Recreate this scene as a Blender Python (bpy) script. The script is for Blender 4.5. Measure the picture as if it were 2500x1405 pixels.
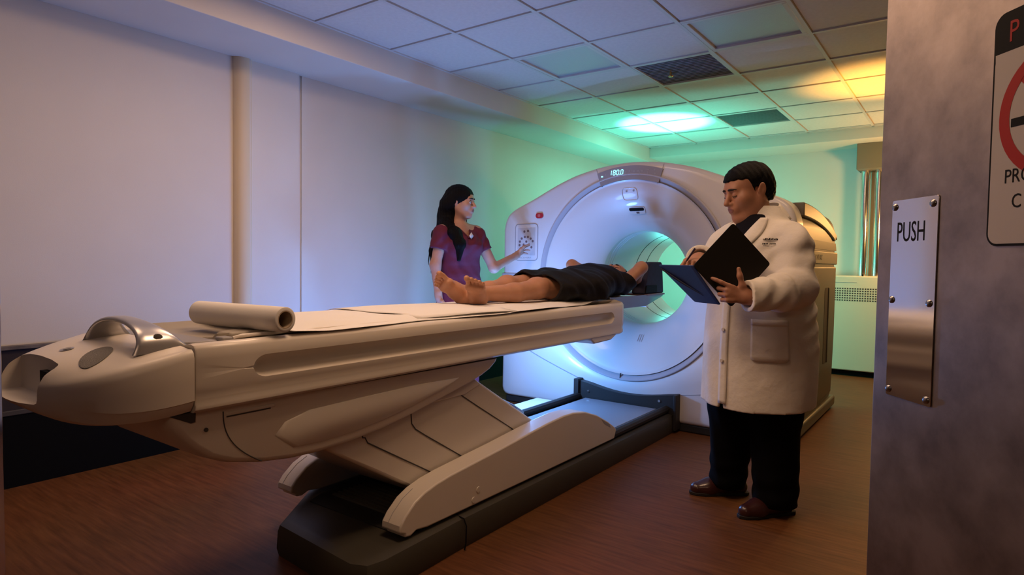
import bpy, bmesh, math, random
import numpy as np
from mathutils import Vector, Matrix

for o in list(bpy.data.objects): bpy.data.objects.remove(o)
scene = bpy.context.scene
COL = scene.collection
R = math.radians

# ---------------------------------------------------------------- camera
cam_d = bpy.data.cameras.new('camera'); cam = bpy.data.objects.new('camera', cam_d); COL.objects.link(cam)
cam_d.sensor_width = 36.0; cam_d.lens = 36.0*1538.18/2500.0; cam_d.clip_start = 0.02
def cam_axes(yaw, pitch, roll):
    f = Vector((-math.sin(yaw), math.cos(yaw), 0)); r = Vector((math.cos(yaw), math.sin(yaw), 0)); u = Vector((0,0,1))
    f2 = f*math.cos(pitch)+u*math.sin(pitch); u2 = u*math.cos(pitch)-f*math.sin(pitch)
    return r*math.cos(roll)+u2*math.sin(roll), u2*math.cos(roll)-r*math.sin(roll), f2
ca, cu, cf = cam_axes(.62792, -.04037, .01447)
m = Matrix((ca, cu, -cf)).transposed().to_4x4(); m.translation = (0,0,1.15)
cam.matrix_world = m
scene.camera = cam

# ---------------------------------------------------------------- world, exposure, room lights and added fills
scene.view_settings.view_transform = 'Standard'
scene.view_settings.look = 'None'
scene.view_settings.gamma = 1.0
scene.view_settings.use_curve_mapping = False
scene.view_settings.exposure = 0.0
w = bpy.data.worlds.new('world'); scene.world = w; w.use_nodes = True
w.node_tree.nodes['Background'].inputs[0].default_value = (.9,.75,.65,1)
w.node_tree.nodes['Background'].inputs[1].default_value = 0.0

def aim(o, target):
    o.rotation_euler = (Vector(target)-o.location).to_track_quat('-Z','Y').to_euler()
def area(name, loc, target, size, power, col, sy=None):
    l = bpy.data.lights.new(name,'AREA'); l.energy = power; l.color = col; l.size = size
    if sy: l.shape = 'RECTANGLE'; l.size_y = sy
    o = bpy.data.objects.new(name,l); COL.objects.link(o); o.location = loc; aim(o,target); return o
def spot(name, loc, target, power, col, angle, blend=.5, rad=.05):
    l = bpy.data.lights.new(name,'SPOT'); l.energy = power; l.color = col; l.spot_size = R(angle); l.spot_blend = blend; l.shadow_soft_size = rad
    o = bpy.data.objects.new(name,l); COL.objects.link(o); o.location = loc; aim(o,target); return o
def point(name, loc, power, col, rad=.06):
    l = bpy.data.lights.new(name,'POINT'); l.energy = power; l.color = col; l.shadow_soft_size = rad
    o = bpy.data.objects.new(name,l); COL.objects.link(o); o.location = loc; return o
WARM = (1.0,.62,.36)
area('ceiling_light_front', (-2.37,.90,2.56), (-2.37,.90,0), .58, 6, WARM, .58)
area('ceiling_light_middle', (-2.37,2.12,2.56), (-2.37,2.12,0), .58, 17, WARM, .58)
area('centre_fill', (-1.15,1.51,2.56), (-1.15,1.51,0), .58, 17, WARM, .58)  # added fill for the front of the white coat, no fixture
area('ceiling_light_right', (-.54,3.34,2.56), (-.54,3.34,0), .58, 8, WARM, .58)
area('hall_fill', (.6,-1.4,2.52), (.2,.2,.8), 1.2, 10, WARM, .6)  # added fill from behind the camera; the hall itself is dark
point('blue_uplight', (-2.54,3.60,.54), 32, (.14,.40,1.0), .05)
spot('violet_uplight', (-2.72,3.02,.36), (-2.85,3.05,2.5), 48, (.18,.36,1.0), 172, .3, .12)
spot('teal_uplight', (-2.62,6.35,.35), (-2.58,6.17,2.58), 1500, (.16,1.0,.74), 25, .4, .05)
spot('teal_halo', (-2.62,6.35,.40), (-2.58,6.17,2.58), 130, (.05,1.0,.72), 62, 1.0, .05)
point('teal_wash', (-2.6,6.5,1.0), 58, (.13,1.0,.78), .1)
spot('amber_uplight', (.10,5.75,.4), (-.52,5.66,2.58), 800, (1.0,.42,.05), 34, 1.0, .06)
point('amber_wash', (-.25,7.1,1.6), 46, (1.0,.48,.14), .1)

# ---------------------------------------------------------------- materials
def mat(name, col, rough=.5, metal=0., noise=0., nscale=8., bump=0., bscale=60., spec=.5, coat=0., emit=None, estr=0., sss=0., stretch=None):
    m = bpy.data.materials.new(name); m.use_nodes = True
    nt = m.node_tree; b = nt.nodes['Principled BSDF']
    b.inputs['Base Color'].default_value = (*col,1); b.inputs['Roughness'].default_value = rough
    b.inputs['Metallic'].default_value = metal; b.inputs['Specular IOR Level'].default_value = spec
    b.inputs['Coat Weight'].default_value = coat
    if sss:
        b.inputs['Subsurface Weight'].default_value = sss; b.inputs['Subsurface Radius'].default_value = (.02,.008,.005); b.inputs['Subsurface Scale'].default_value = .3
    if emit: b.inputs['Emission Color'].default_value = (*emit,1); b.inputs['Emission Strength'].default_value = estr
    if noise or bump:
        tc = nt.nodes.new('ShaderNodeTexCoord'); mp = nt.nodes.new('ShaderNodeMapping')
        nt.links.new(tc.outputs['Object'], mp.inputs[0])
        if stretch: mp.inputs['Scale'].default_value = stretch
    if noise:
        n = nt.nodes.new('ShaderNodeTexNoise'); n.inputs['Scale'].default_value = nscale; n.inputs['Detail'].default_value = 5
        nt.links.new(mp.outputs[0], n.inputs['Vector'])
        r = nt.nodes.new('ShaderNodeValToRGB')
        r.color_ramp.elements[0].position = .3; r.color_ramp.elements[1].position = .7
        r.color_ramp.elements[0].color = (*[c*(1-noise) for c in col],1); r.color_ramp.elements[1].color = (*[min(1,c*(1+noise)) for c in col],1)
        nt.links.new(n.outputs[0], r.inputs[0]); nt.links.new(r.outputs[0], b.inputs['Base Color'])
    if bump:
        n2 = nt.nodes.new('ShaderNodeTexNoise'); n2.inputs['Scale'].default_value = bscale; n2.inputs['Detail'].default_value = 4
        nt.links.new(mp.outputs[0], n2.inputs['Vector'])
        bp = nt.nodes.new('ShaderNodeBump'); bp.inputs['Strength'].default_value = bump; bp.inputs['Distance'].default_value = .01
        nt.links.new(n2.outputs[0], bp.inputs['Height']); nt.links.new(bp.outputs[0], b.inputs['Normal'])
    return m

def floor_mat():
    m = bpy.data.materials.new('wood_vinyl'); m.use_nodes = True; nt = m.node_tree; b = nt.nodes['Principled BSDF']
    tc = nt.nodes.new('ShaderNodeTexCoord'); mp = nt.nodes.new('ShaderNodeMapping'); nt.links.new(tc.outputs['Object'], mp.inputs[0])
    mp.inputs['Scale'].default_value = (2.0,24,1)
    n = nt.nodes.new('ShaderNodeTexNoise'); n.inputs['Scale'].default_value = 2.2; n.inputs['Detail'].default_value = 8; n.inputs['Roughness'].default_value = .6
    nt.links.new(mp.outputs[0], n.inputs['Vector'])
    r = nt.nodes.new('ShaderNodeValToRGB'); e = r.color_ramp.elements
    e[0].position = .25; e[0].color = (.095,.033,.011,1); e[1].position = .75; e[1].color = (.235,.090,.033,1)
    nt.links.new(n.outputs[0], r.inputs[0])
    n3 = nt.nodes.new('ShaderNodeTexNoise'); n3.inputs['Scale'].default_value = 1.3; nt.links.new(tc.outputs['Object'], n3.inputs['Vector'])
    mx = nt.nodes.new('ShaderNodeMix'); mx.data_type = 'RGBA'; mx.blend_type = 'MULTIPLY'; mx.inputs[0].default_value = .35
    nt.links.new(r.outputs[0], mx.inputs[6]); nt.links.new(n3.outputs[1], mx.inputs[7]); nt.links.new(mx.outputs[2], b.inputs['Base Color'])
    b.inputs['Roughness'].default_value = .5; b.inputs['Specular IOR Level'].default_value = .22
    return m

M = dict(
 wall = mat('wall_paint',(.70,.665,.62),.75,noise=.02,nscale=3,bump=.04,bscale=180),
 ceil = mat('ceiling_tile',(.70,.68,.66),.9,noise=.04,nscale=40,bump=.15,bscale=220),
 tbar = mat('ceiling_tbar',(.62,.61,.60),.5),
 vent = mat('vent_metal',(.42,.42,.42),.5),
 lens = mat('light_lens',(.50,.52,.54),.35,bump=.2,bscale=120),
 floor = floor_mat(),
 black = mat('black_panel',(.004,.004,.005),.7,spec=.1),
 darkpanel = mat('dark_panel',(.040,.032,.038),.6,noise=.1,spec=.2),
 hall = mat('dim_hall',(.20,.17,.14),.8),  # darkness of the unlit hall put into the wall colour, cuts bounce
 ledge = mat('ledge',(.16,.14,.13),.6,noise=.5,nscale=14), railm = mat('rail_grey',(.055,.05,.05),.6),
 white = mat('scanner_white',(.72,.70,.69),.32,spec=.5,coat=.15),
 offw = mat('table_offwhite',(.70,.64,.57),.36,spec=.5,coat=.08),
 ring = mat('ring_grey',(.46,.45,.49),.45),
 bore = mat('bore_white',(.64,.68,.70),.55,spec=.3),
 seam = mat('seam_dark',(.05,.045,.045),.7),
 seamg = mat('seam_grey',(.34,.33,.35),.6),
 taupe = mat('taupe_cover',(.115,.10,.072),.45,spec=.35),
 taupe2 = mat('taupe_light',(.17,.15,.112),.45,spec=.35),
 dpl = mat('dark_grey_plastic',(.030,.028,.026),.5,spec=.3),
 basec = mat('base_cover',(.055,.050,.038),.45,spec=.35),
 plate = mat('base_plate',(.26,.27,.30),.45),
 silver = mat('silver_plastic',(.50,.49,.50),.28,metal=.65),
 grille = mat('grille_mesh',(.20,.185,.17),.7,bump=.6,bscale=500),
 pad = mat('pad_vinyl',(.33,.29,.235),.5),
 keypad = mat('keypad',(.27,.26,.27),.5),
 paper = mat('exam_paper',(.76,.73,.70),.8,bump=.05,bscale=40),
 card = mat('cardboard_core',(.42,.33,.24),.9),
 red = mat('red_button',(.50,.02,.03),.35),
 glow = mat('display_digits',(.1,.5,.6),.5,emit=(.25,.85,1.0),estr=2.2),
 disp = mat('display_panel',(.30,.285,.31),.4),
 steel = None, mirror = mat('polished_steel',(.62,.60,.62),.09,metal=1.),
 screw = mat('screw_steel',(.30,.29,.29),.3,metal=1.),
 ink = mat('black_ink',(.008,.008,.009),.7,spec=.12),
 redink = mat('red_ink',(.36,.018,.015),.6,spec=.2),
 signw = mat('sign_white',(.46,.42,.40),.55,spec=.25),
 heater = mat('heater_enamel',(.74,.68,.55),.5),
 chrome = mat('chrome_pipe',(.70,.69,.66),.16,metal=1.),
 ptape = mat('pipe_beige',(.50,.38,.25),.6),
 boxt = mat('duct_box',(.20,.17,.12),.6),
 navy = mat('navy_fabric',(.018,.017,.040),.85,noise=.15,nscale=30,bump=.1,bscale=300),
 navyb = mat('blue_cover',(.018,.035,.145),.38,spec=.5),
 folder = mat('folder_black',(.010,.008,.006),.6,spec=.25),
 skin1 = mat('skin_warm',(.42,.20,.125),.5,noise=.06,nscale=25,sss=.15),
 skin2 = mat('skin_light',(.50,.27,.19),.5,noise=.05,nscale=25,sss=.15),
 skin3 = mat('skin_tan',(.46,.22,.125),.5,noise=.08,nscale=22,sss=.15),
 lips = mat('lips',(.27,.105,.08),.5),
 hair = mat('black_hair',(.003,.0025,.003),.55,spec=.12,bump=.5,bscale=160,stretch=(3,3,.3)),
 brow = mat('eyebrow_hair',(.012,.008,.007),.8),
 eyew = mat('eye_white',(.55,.50,.48),.25), iris = mat('iris_dark',(.015,.008,.005),.15),
 coat = mat('lab_coat_cotton',(.80,.75,.68),.85,noise=.03,nscale=10,bump=.55,bscale=15),
 trouser = mat('black_trousers',(.0025,.0025,.0035),.9,bump=.1,bscale=300,spec=.1),
 shirt = mat('dark_shirt',(.006,.006,.012),.85,spec=.15),
 shoe = mat('oxblood_leather',(.045,.012,.012),.3,coat=.3), sole = mat('shoe_sole',(.01,.008,.008),.7),
 scrub = mat('burgundy_scrubs',(.115,.010,.032),.85,noise=.06,nscale=10,bump=.4,bscale=18),
 gown = mat('black_gown',(.006,.0045,.005),.7,bump=.15,bscale=60,spec=.2),
 badge = mat('badge_white',(.72,.72,.74),.4), pen = mat('pen_dark',(.03,.012,.04),.3),
 button = mat('coat_button',(.66,.60,.52),.4), nail = mat('nail',(.52,.30,.24),.35),
)
def steel_mat():
    m = bpy.data.materials.new('brushed_steel'); m.use_nodes = True; nt = m.node_tree; b = nt.nodes['Principled BSDF']
    b.inputs['Metallic'].default_value = .85
    tc = nt.nodes.new('ShaderNodeTexCoord')
    n = nt.nodes.new('ShaderNodeTexNoise'); n.inputs['Scale'].default_value = 9; n.inputs['Detail'].default_value = 7; n.inputs['Roughness'].default_value = .62
    nt.links.new(tc.outputs['Object'], n.inputs['Vector'])
    r = nt.nodes.new('ShaderNodeValToRGB'); e = r.color_ramp.elements
    e[0].position = .32; e[0].color = (.20,.165,.15,1); e[1].position = .68; e[1].color = (.36,.30,.27,1)
    nt.links.new(n.outputs[0], r.inputs[0]); nt.links.new(r.outputs[0], b.inputs['Base Color'])
    r2 = nt.nodes.new('ShaderNodeMapRange'); r2.inputs[3].default_value = .36; r2.inputs[4].default_value = .52
    nt.links.new(n.outputs[0], r2.inputs[0]); nt.links.new(r2.outputs[0], b.inputs['Roughness'])
    return m
M['steel'] = steel_mat()

# ---------------------------------------------------------------- object helpers
def tag(o, label=None, cat=None, group=None, kind=None):
    if label: o['label'] = label
    if cat: o['category'] = cat
    if group: o['group'] = group
    if kind: o['kind'] = kind
    return o
def empty(name, loc=(0,0,0), rz=0, **k):
    o = bpy.data.objects.new(name, None); COL.objects.link(o); o.location = loc; o.rotation_euler = (0,0,rz); o.empty_display_size = .1
    return tag(o, **k)
def link(name, me, m, parent=None, smooth=True, angle=35, bevel=0, bseg=2, sub=0, loc=None, rot=None):
    if m is not None: me.materials.append(m)
    if smooth:
        me.polygons.foreach_set('use_smooth', [True]*len(me.polygons))
        if angle < 180: me.set_sharp_from_angle(angle=R(angle))
    o = bpy.data.objects.new(name, me); COL.objects.link(o)
    if parent:
        o.parent = parent
        if parent.type == 'EMPTY' and loc is None: o.matrix_parent_inverse = Matrix.LocRotScale(parent.location, parent.rotation_euler, None).inverted()
        elif loc is None and parent.parent and parent.parent.type == 'EMPTY':
            pass
    if loc is not None: o.location = loc
    if rot is not None: o.rotation_euler = rot
    if bevel:
        b = o.modifiers.new('bevel','BEVEL'); b.width = bevel; b.segments = bseg; b.limit_method = 'ANGLE'; b.angle_limit = R(40); b.harden_normals = False
    if sub:
        s = o.modifiers.new('sub','SUBSURF'); s.levels = sub; s.render_levels = sub
    return o
class MB:
    def __init__(s): s.v = []; s.f = []
    def add(s, vs, fs):
        n = len(s.v); s.v += [tuple(v) for v in vs]; s.f += [tuple(i+n for i in f) for f in fs]; return s
    def box(s, x0,x1,y0,y1,z0,z1, rot=None, at=None):
        vs = [Vector((x,y,z)) for x in (x0,x1) for y in (y0,y1) for z in (z0,z1)]
        if rot is not None: vs = [rot @ v for v in vs]
        if at is not None: vs = [v+Vector(at) for v in vs]
        return s.add(vs, [(0,1,3,2),(4,6,7,5),(0,4,5,1),(2,3,7,6),(0,2,6,4),(1,5,7,3)])
    def loft(s, rings, close=True, cap=True):
        n = len(rings[0]); vs = [p for r in rings for p in r]; fs = []
        for i in range(len(rings)-1):
            for j in range(n if close else n-1):
                k = (j+1)%n; fs.append((i*n+j, i*n+k, (i+1)*n+k, (i+1)*n+j))
        if cap and close: fs += [tuple(range(n))[::-1], tuple(range((len(rings)-1)*n, len(rings)*n))]
        return s.add(vs, fs)
    def prism(s, pts, a, b, axis='x'):   # pts 2d polygon extruded along axis from a to b
        f = {'x':lambda p,t:(t,p[0],p[1]),'y':lambda p,t:(p[0],t,p[1]),'z':lambda p,t:(p[0],p[1],t)}[axis]
        return s.loft([[f(p,a) for p in pts],[f(p,b) for p in pts]])
    def tube(s, path, r, n=10, cap=True):
        P = [Vector(p) for p in path]; rr = r if isinstance(r,(list,tuple)) else [r]*len(P)
        rings = []; prev = None
        for i,p in enumerate(P):
            t = (P[min(i+1,len(P)-1)]-P[max(i-1,0)]).normalized()
            if prev is None: prev = t.orthogonal().normalized()
            prev = (prev - t*prev.dot(t)).normalized(); bn = t.cross(prev)
            rings.append([p+(prev*math.cos(a)+bn*math.sin(a))*rr[i] for a in [2*math.pi*k/n for k in range(n)]])
        return s.loft(rings, cap=cap)
    def lathe(s, prof, c, axis='y', n=96, a0=0, a1=360):  # prof: (radius, along)
        full = abs(a1-a0) >= 360
        m = n if full else n+1
        rings = []
        for r,t in prof:
            ring = []
            for k in range(m):
                a = R(a0+(a1-a0)*k/n); x = math.cos(a)*r; z = math.sin(a)*r
                ring.append({'y':(c[0]+x, c[1]+t, c[2]+z),'z':(c[0]+x,c[1]+z,c[2]+t),'x':(c[0]+t,c[1]+x,c[2]+z)}[axis])
            rings.append(ring)
        return s.loft(rings, close=full, cap=False)
    def mesh(s, name):
        me = bpy.data.meshes.new(name); me.from_pydata(s.v, [], s.f); 
        bm = bmesh.new(); bm.from_mesh(me); bmesh.ops.recalc_face_normals(bm, faces=bm.faces); bm.to_mesh(me); bm.free()
        me.update(); return me
    def obj(s, name, m, parent=None, **k): return link(name, s.mesh(name), m, parent, **k)
def bake(o):
    dg = bpy.context.evaluated_depsgraph_get(); me = bpy.data.meshes.new_from_object(o.evaluated_get(dg), depsgraph=dg)
    o.modifiers.clear(); o.data = me; return o
def boolean(o, cutter, op='DIFFERENCE'):
    b = o.modifiers.new('bool','BOOLEAN'); b.operation = op; b.object = cutter; b.solver = 'EXACT'
    bpy.context.view_layer.update(); bake(o); bpy.data.objects.remove(cutter); return o
def text(name, body, size, m, matrix, parent=None, ext=.0006, align='LEFT', font_scale_x=1.0):
    c = bpy.data.curves.new(name,'FONT'); c.body = body; c.size = size; c.extrude = ext; c.align_x = align; c.align_y = 'CENTER'; c.resolution_u = 3
    o = bpy.data.objects.new(name, c); COL.objects.link(o)
    bpy.context.view_layer.update()
    dg = bpy.context.evaluated_depsgraph_get(); me = bpy.data.meshes.new_from_object(o.evaluated_get(dg)); bpy.data.objects.remove(o)
    if font_scale_x != 1.0: me.transform(Matrix.Diagonal((font_scale_x,1,1,1)))
    me.transform(matrix); me.materials.clear()
    return link(name, me, m, parent, smooth=False)
def frame(o, xdir, ydir):   # text plane matrix: xdir reading direction, ydir up
    x = Vector(xdir).normalized(); y = Vector(ydir).normalized(); z = x.cross(y)
    m = Matrix((x,y,z)).transposed().to_4x4(); m.translation = o; return m
def rrect(x0,x1,y0,y1,r,n=5):
    pts = []
    for cx,cy,a0 in ((x1-r,y1-r,0),(x0+r,y1-r,90),(x0+r,y0+r,180),(x1-r,y0+r,270)):
        for k in range(n+1):
            a = R(a0+90*k/n); pts.append((cx+r*math.cos(a), cy+r*math.sin(a)))
    return pts
def interp(xs, ys, x): return float(np.interp(x, xs, ys))

# ================================================================ the room
XW, YB, ZC = -3.80, 7.95, 2.585          # left wall, back wall, ceiling
XS, YS = -3.265, 7.36                    # soffit faces
XR, YF = 2.2, -2.6                       # unseen right and front walls of the hallway
OX, OY, TS = -2.6755, 3.036, .61

fl = MB().box(XW-.1,XR+.1,YF-.1,YB+.1,-.1,0).obj('floor', M['floor'], smooth=False); tag(fl,'reddish brown wood-look vinyl floor of the scanner room','floor',kind='structure')

# left wall: plain paint, a shallow pilaster with a rounded leading edge, a shadow gap
wl = MB().box(XW-.1,XW,YF,YB,0,2.6)
wlo = wl.obj('wall_left', M['wall'], smooth=False)
boolean(wlo, MB().box(XW-.012,XW+.05,2.672,2.715,-.1,2.7).obj('cut', None, smooth=False))
tag(wlo,'long off-white painted wall behind the scanner table','wall',kind='structure')
pil = [(XW-.02,2.25)]
for k in range(7):
    a = R(-90+90*k/6); pil.append((XW+.0+.05*math.cos(a), 2.30+.05*math.sin(a)))
pil += [(XW+.028,2.31),(XW+.028,2.672),(XW-.02,2.672)]
MB().prism(pil,0,2.418,'z').obj('pilaster', M['wall'], wlo, smooth=True, angle=30)
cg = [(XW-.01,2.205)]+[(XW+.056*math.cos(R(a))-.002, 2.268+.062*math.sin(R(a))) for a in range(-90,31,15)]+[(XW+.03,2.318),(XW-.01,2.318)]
cgo = MB().prism(cg,.705,2.418,'z').obj('pilaster_edge', mat('pilaster_edge',(.70,.59,.42),.6), wlo, smooth=True, angle=30); cgo['label'] = 'cream rounded edge strip of the pilaster'  # rounded leading edge of the pilaster, a yellower cream than the wall

wb = MB().box(XW-.1,XR+.1,YB,YB+.1,0,2.6).obj('wall_back', M['wall'], smooth=False); tag(wb,'green-lit back wall behind the scanner','wall',kind='structure')
wr = MB().box(XR,XR+.1,YF,YB,0,2.6).obj('wall_right', M['hall'], smooth=False); tag(wr,'right wall hidden behind the steel door','wall',kind='structure')
wf = MB().box(XW-.1,XR+.1,YF-.1,YF,0,2.6).obj('wall_front', M['hall'], smooth=False); tag(wf,'wall behind the viewer','wall',kind='structure')

# soffits round the ceiling
s1 = MB().box(XW,XS,YF,YB,2.418,2.62).obj('trim_1', M['wall'], smooth=False, bevel=.004); tag(s1,'boxed soffit running along the left wall under the ceiling','soffit',kind='structure')
s2 = MB().box(XS,XR,YS,YB,2.465,2.62).obj('trim_2', M['wall'], smooth=False, bevel=.004); tag(s2,'boxed soffit running along the back wall','soffit',kind='structure')

# dark wainscot low on the left wall
wa = MB().box(XW,XW+.014,YF,YB,.385,.685).obj('trim_3', M['darkpanel'], smooth=False); tag(wa,'dark wainscot panel low on the left wall','wainscot',kind='structure')
MB().box(XW,XW+.03,YF,YB,.685,.705).obj('ledge', M['ledge'], wa, smooth=False, bevel=.003)
MB().box(XW,XW+.022,YF,YB,.36,.385).obj('rail', M['railm'], wa, smooth=False, bevel=.003)
MB().box(XW,XW+.016,YF,YB,0,.36).obj('kick_panel', M['black'], wa, smooth=False)

# ceiling: slab, T-bar grid and single tiles
ce = MB().box(XW-.1,XR+.1,YF-.1,YB+.1,ZC+.03,ZC+.13).obj('ceiling', M['ceil'], smooth=False); tag(ce,'suspended tile ceiling lit blue, green and orange','ceiling',kind='structure')
def gline(o, lo, hi):
    k0 = math.ceil((lo-o)/TS-1e-6); return [o+TS*k for k in range(k0, int((hi-o)/TS)+1)]
gx = gline(OX, XS, XR); gy = gline(OY, YF, YS)
bw = .0115
for x in gx: MB().box(x-bw,x+bw,YF,YS,ZC-.004,ZC+.03).obj('grid_bar', M['tbar'], ce, smooth=False)
for y in gy:
    xs = [XS]+gx+[XR]
    MB().box(XS,XR,y-bw,y+bw,ZC-.003,ZC+.028).obj('grid_bar', M['tbar'], ce, smooth=False)
MB().box(XS,XS+.018,YF,YS,ZC-.004,ZC+.03).obj('wall_angle', M['tbar'], ce, smooth=False)
MB().box(XS,XR,YS-.018,YS,ZC-.004,ZC+.03).obj('wall_angle', M['tbar'], ce, smooth=False)
special = {(0,1):'lens',(2,1):'lens',(1,2):'vent',(1,5):'vent'}
XE = [XS]+gx+[XR]; YE = [YF]+gy+[YS]
shared = {}
for a in range(len(XE)-1):
    for b_ in range(len(YE)-1):
        x0,x1,y0,y1 = XE[a]+.012,XE[a+1]-.012,YE[b_]+.012,YE[b_+1]-.012
        if x1-x0 < .03 or y1-y0 < .03: continue
        i = round((XE[a]-OX)/TS) if a else -1; j = round((YE[b_]-OY)/TS) if b_ else -99
        kind = special.get((i,j))
        key = (round(x1-x0,3), round(y1-y0,3), kind)
        cx,cy = (x0+x1)/2,(y0+y1)/2; hx,hy = (x1-x0)/2,(y1-y0)/2
        if kind is None:
            if key not in shared:
                shared[key] = MB().loft([[(-hx,-hy,.004),(hx,-hy,.004),(hx,hy,.004),(-hx,hy,.004)],[(-hx+.006,-hy+.006,.0),(hx-.006,-hy+.006,.0),(hx-.006,hy-.006,.0),(-hx+.006,hy-.006,.0)]]).mesh('ceiling_tile'); shared[key].materials.append(M['ceil'])
            o = bpy.data.objects.new('ceiling_tile', shared[key]); COL.objects.link(o); o.parent = ce; o.location = (cx,cy,ZC+.004+random.Random(a*31+b_).uniform(-.001,.002))
        elif kind == 'lens':
            o = MB().loft([[(-hx,-hy,.01),(hx,-hy,.01),(hx,hy,.01),(-hx,hy,.01)],[(-hx+.03,-hy+.03,.012),(hx-.03,-hy+.03,.012),(hx-.03,hy-.03,.012),(-hx+.03,hy-.03,.012)]]).obj('ceiling_light_lens', M['lens'], ce, smooth=False, loc=(cx,cy,ZC)); o['label'] = 'unlit square ceiling light with prismatic lens'
            fr = MB()
            for (p,q,r_,s_) in ((-hx,hx,-hy,-hy+.028),(-hx,hx,hy-.028,hy),(-hx,-hx+.028,-hy+.028,hy-.028),(hx-.028,hx,-hy+.028,hy-.028)): fr.box(p,q,r_,s_,-.004,.012)
            fr.obj('lens_frame', M['tbar'], o, smooth=False, bevel=.003)
        else:
            o = MB().box(-hx,hx,-hy,hy,.016,.022).obj('ceiling_vent', M['vent'], ce, smooth=False, loc=(cx,cy,ZC)); o['label'] = 'grey louvred ceiling air vent'
            sl = MB().mesh('x'); bpy.data.meshes.remove(sl)
            n = 16
            sm = MB().box(-hx+.012,hx-.012,-.010,.010,-.0012,.0012,rot=Matrix.Rotation(R(32),3,'X')).mesh('slat'); sm.materials.append(M['vent'])
            for k in range(n):
                q = bpy.data.objects.new('slat', sm); COL.objects.link(q); q.parent = o; q.location = (0,-hy+.03+(2*hy-.06)*k/(n-1),.008)
            fr = MB()
            for (p,q,r_,s_) in ((-hx,hx,-hy,-hy+.014),(-hx,hx,hy-.014,hy),(-hx,-hx+.014,-hy+.014,hy-.014),(hx-.014,hx,-hy+.014,hy-.014)): fr.box(p,q,r_,s_,-.003,.016)
            fr.obj('vent_frame', M['tbar'], o, smooth=False)
            if (i,j) == (1,2):
                MB().lathe([(0,-.035),(.016,-.035),(.02,-.028),(.008,-.02),(.008,.012),(0,.012)],(-.1,-.02,0),'z',14).obj('sprinkler_head', mat('brass',(.55,.36,.12),.35,metal=.7), o)

# ---------------------------------------------------------------- steel double door
DE = Vector((-.165,1.597,0)); DD = Vector((-.647,.763,0)).normalized()      # free edge and direction towards it
DN = Vector((-DD.y,DD.x,0))                                                # face normal towards the room
if DN.dot(Vector((-1,0,0))) < 0: DN = -DN
def DP(s, z, n=0.): p = DE - DD*s + DN*n; return Vector((p.x,p.y,z))
def dbox(mb, s0,s1,z0,z1,n0,n1):
    vs = [DP(s,z,n) for s in (s0,s1) for n in (n0,n1) for z in (z0,z1)]
    return mb.add(vs, [(0,1,3,2),(4,6,7,5),(0,4,5,1),(2,3,7,6),(0,2,6,4),(1,5,7,3)])
door = dbox(MB(),0,1.12,.012,2.12,-.045,0).obj('door_1', M['steel'], bevel=.002, smooth=False)
tag(door,'open stainless steel door leaf filling the right edge of the view','door',kind='structure')
plate = MB().loft([[DP(s,z,n) for s,z in rrect(.045,.176,.879,1.291,.004,3)] for n in (0.0005,.0025)]).obj('push_plate', M['mirror'], door, bevel=.0006); plate['label'] = 'mirror-polished push plate'
for s,z in ((.054,1.277),(.162,1.276),(.054,1.082),(.162,1.081),(.054,.892),(.164,.891)):
    mb = MB(); rings = []
    for rr,nn in ((.0075,.0025),(.0072,.0045),(.0055,.0062),(.002,.007)):
        rings.append([DP(s+rr*math.cos(2*math.pi*k/14), z+rr*math.sin(2*math.pi*k/14), nn) for k in range(14)])
    mb.loft(rings).obj('screw', M['screw'], plate)
tx = -DD
text('lettering','PUSH',.058,M['ink'],frame(DP(.061,1.222,.0027),tx,(0,0,1)),plate,ext=.0002,font_scale_x=.60)
sg = MB().loft([[DP(s,z,n) for s,z in rrect(.290,.560,1.189,1.582,.022,6)] for n in (.0005,.0025)]).obj('warning_sign', M['ink'], door); sg['label'] = 'prohibition sign with black header and red ring'
MB().loft([[DP(s,z,n) for s,z in rrect(.294,.556,1.193,1.515,.018,6)[12:]+[(.556,1.515),(.294,1.515)]] for n in (.0026,.0031)]).obj('sign_face', M['signw'], sg, smooth=False)
rg = []
cs,cz,ro,ri = .415,1.402,.108,.088
mb = MB(); n = 48
for k in range(n):
    a0,a1 = 2*math.pi*k/n,2*math.pi*(k+1)/n
    v = [DP(cs+r_*math.cos(a),cz+r_*math.sin(a),.0034) for a in (a0,a1) for r_ in (ri,ro)]
    mb.add(v,[(0,1,3,2)])
a = R(135); dx,dz = math.cos(a),math.sin(a)
mb.add([DP(cs+dx*t-dz*q,cz+dz*t+dx*q,.0034) for t,q in ((-.09,-.009),(.09,-.009),(.09,.009),(-.09,.009))],[(0,1,2,3)])
mb.obj('red_ring', M['redink'], sg, smooth=False)
dbox(MB(),.331,.49,1.386,1.400,.0031,.0036).obj('bar_symbol', M['ink'], sg, smooth=False)
text('lettering','P',.05,M['redink'],frame(DP(.318,1.545,.0027),tx,(0,0,1)),sg,ext=.0002,font_scale_x=.8)
text('lettering','PRO',.033,M['ink'],frame(DP(.322,1.304,.0033),tx,(0,0,1)),sg,ext=.0002,font_scale_x=.85)
text('lettering','C',.033,M['ink'],frame(DP(.338,1.262,.0033),tx,(0,0,1)),sg,ext=.0002,font_scale_x=.85)
# left leaf: only its polished edge shows at the left border
LE = Vector((-1.3135,.3502,0))
ld = Vector((-.587,.809,0)); ln = Vector((ld.y,-ld.x,0))
mb = MB(); vs = [LE - ld*s - ln*n_ + Vector((0,0,z)) for s in (0,1.0) for n_ in (0,.045) for z in (.012,2.12)]
d2 = mb.add(vs,[(0,1,3,2),(4,6,7,5),(0,4,5,1),(2,3,7,6),(0,2,6,4),(1,5,7,3)]).obj('door_2', M['mirror'], bevel=.002, smooth=False)
tag(d2,'polished edge of the second steel door leaf at the left border','door',kind='structure')

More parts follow.
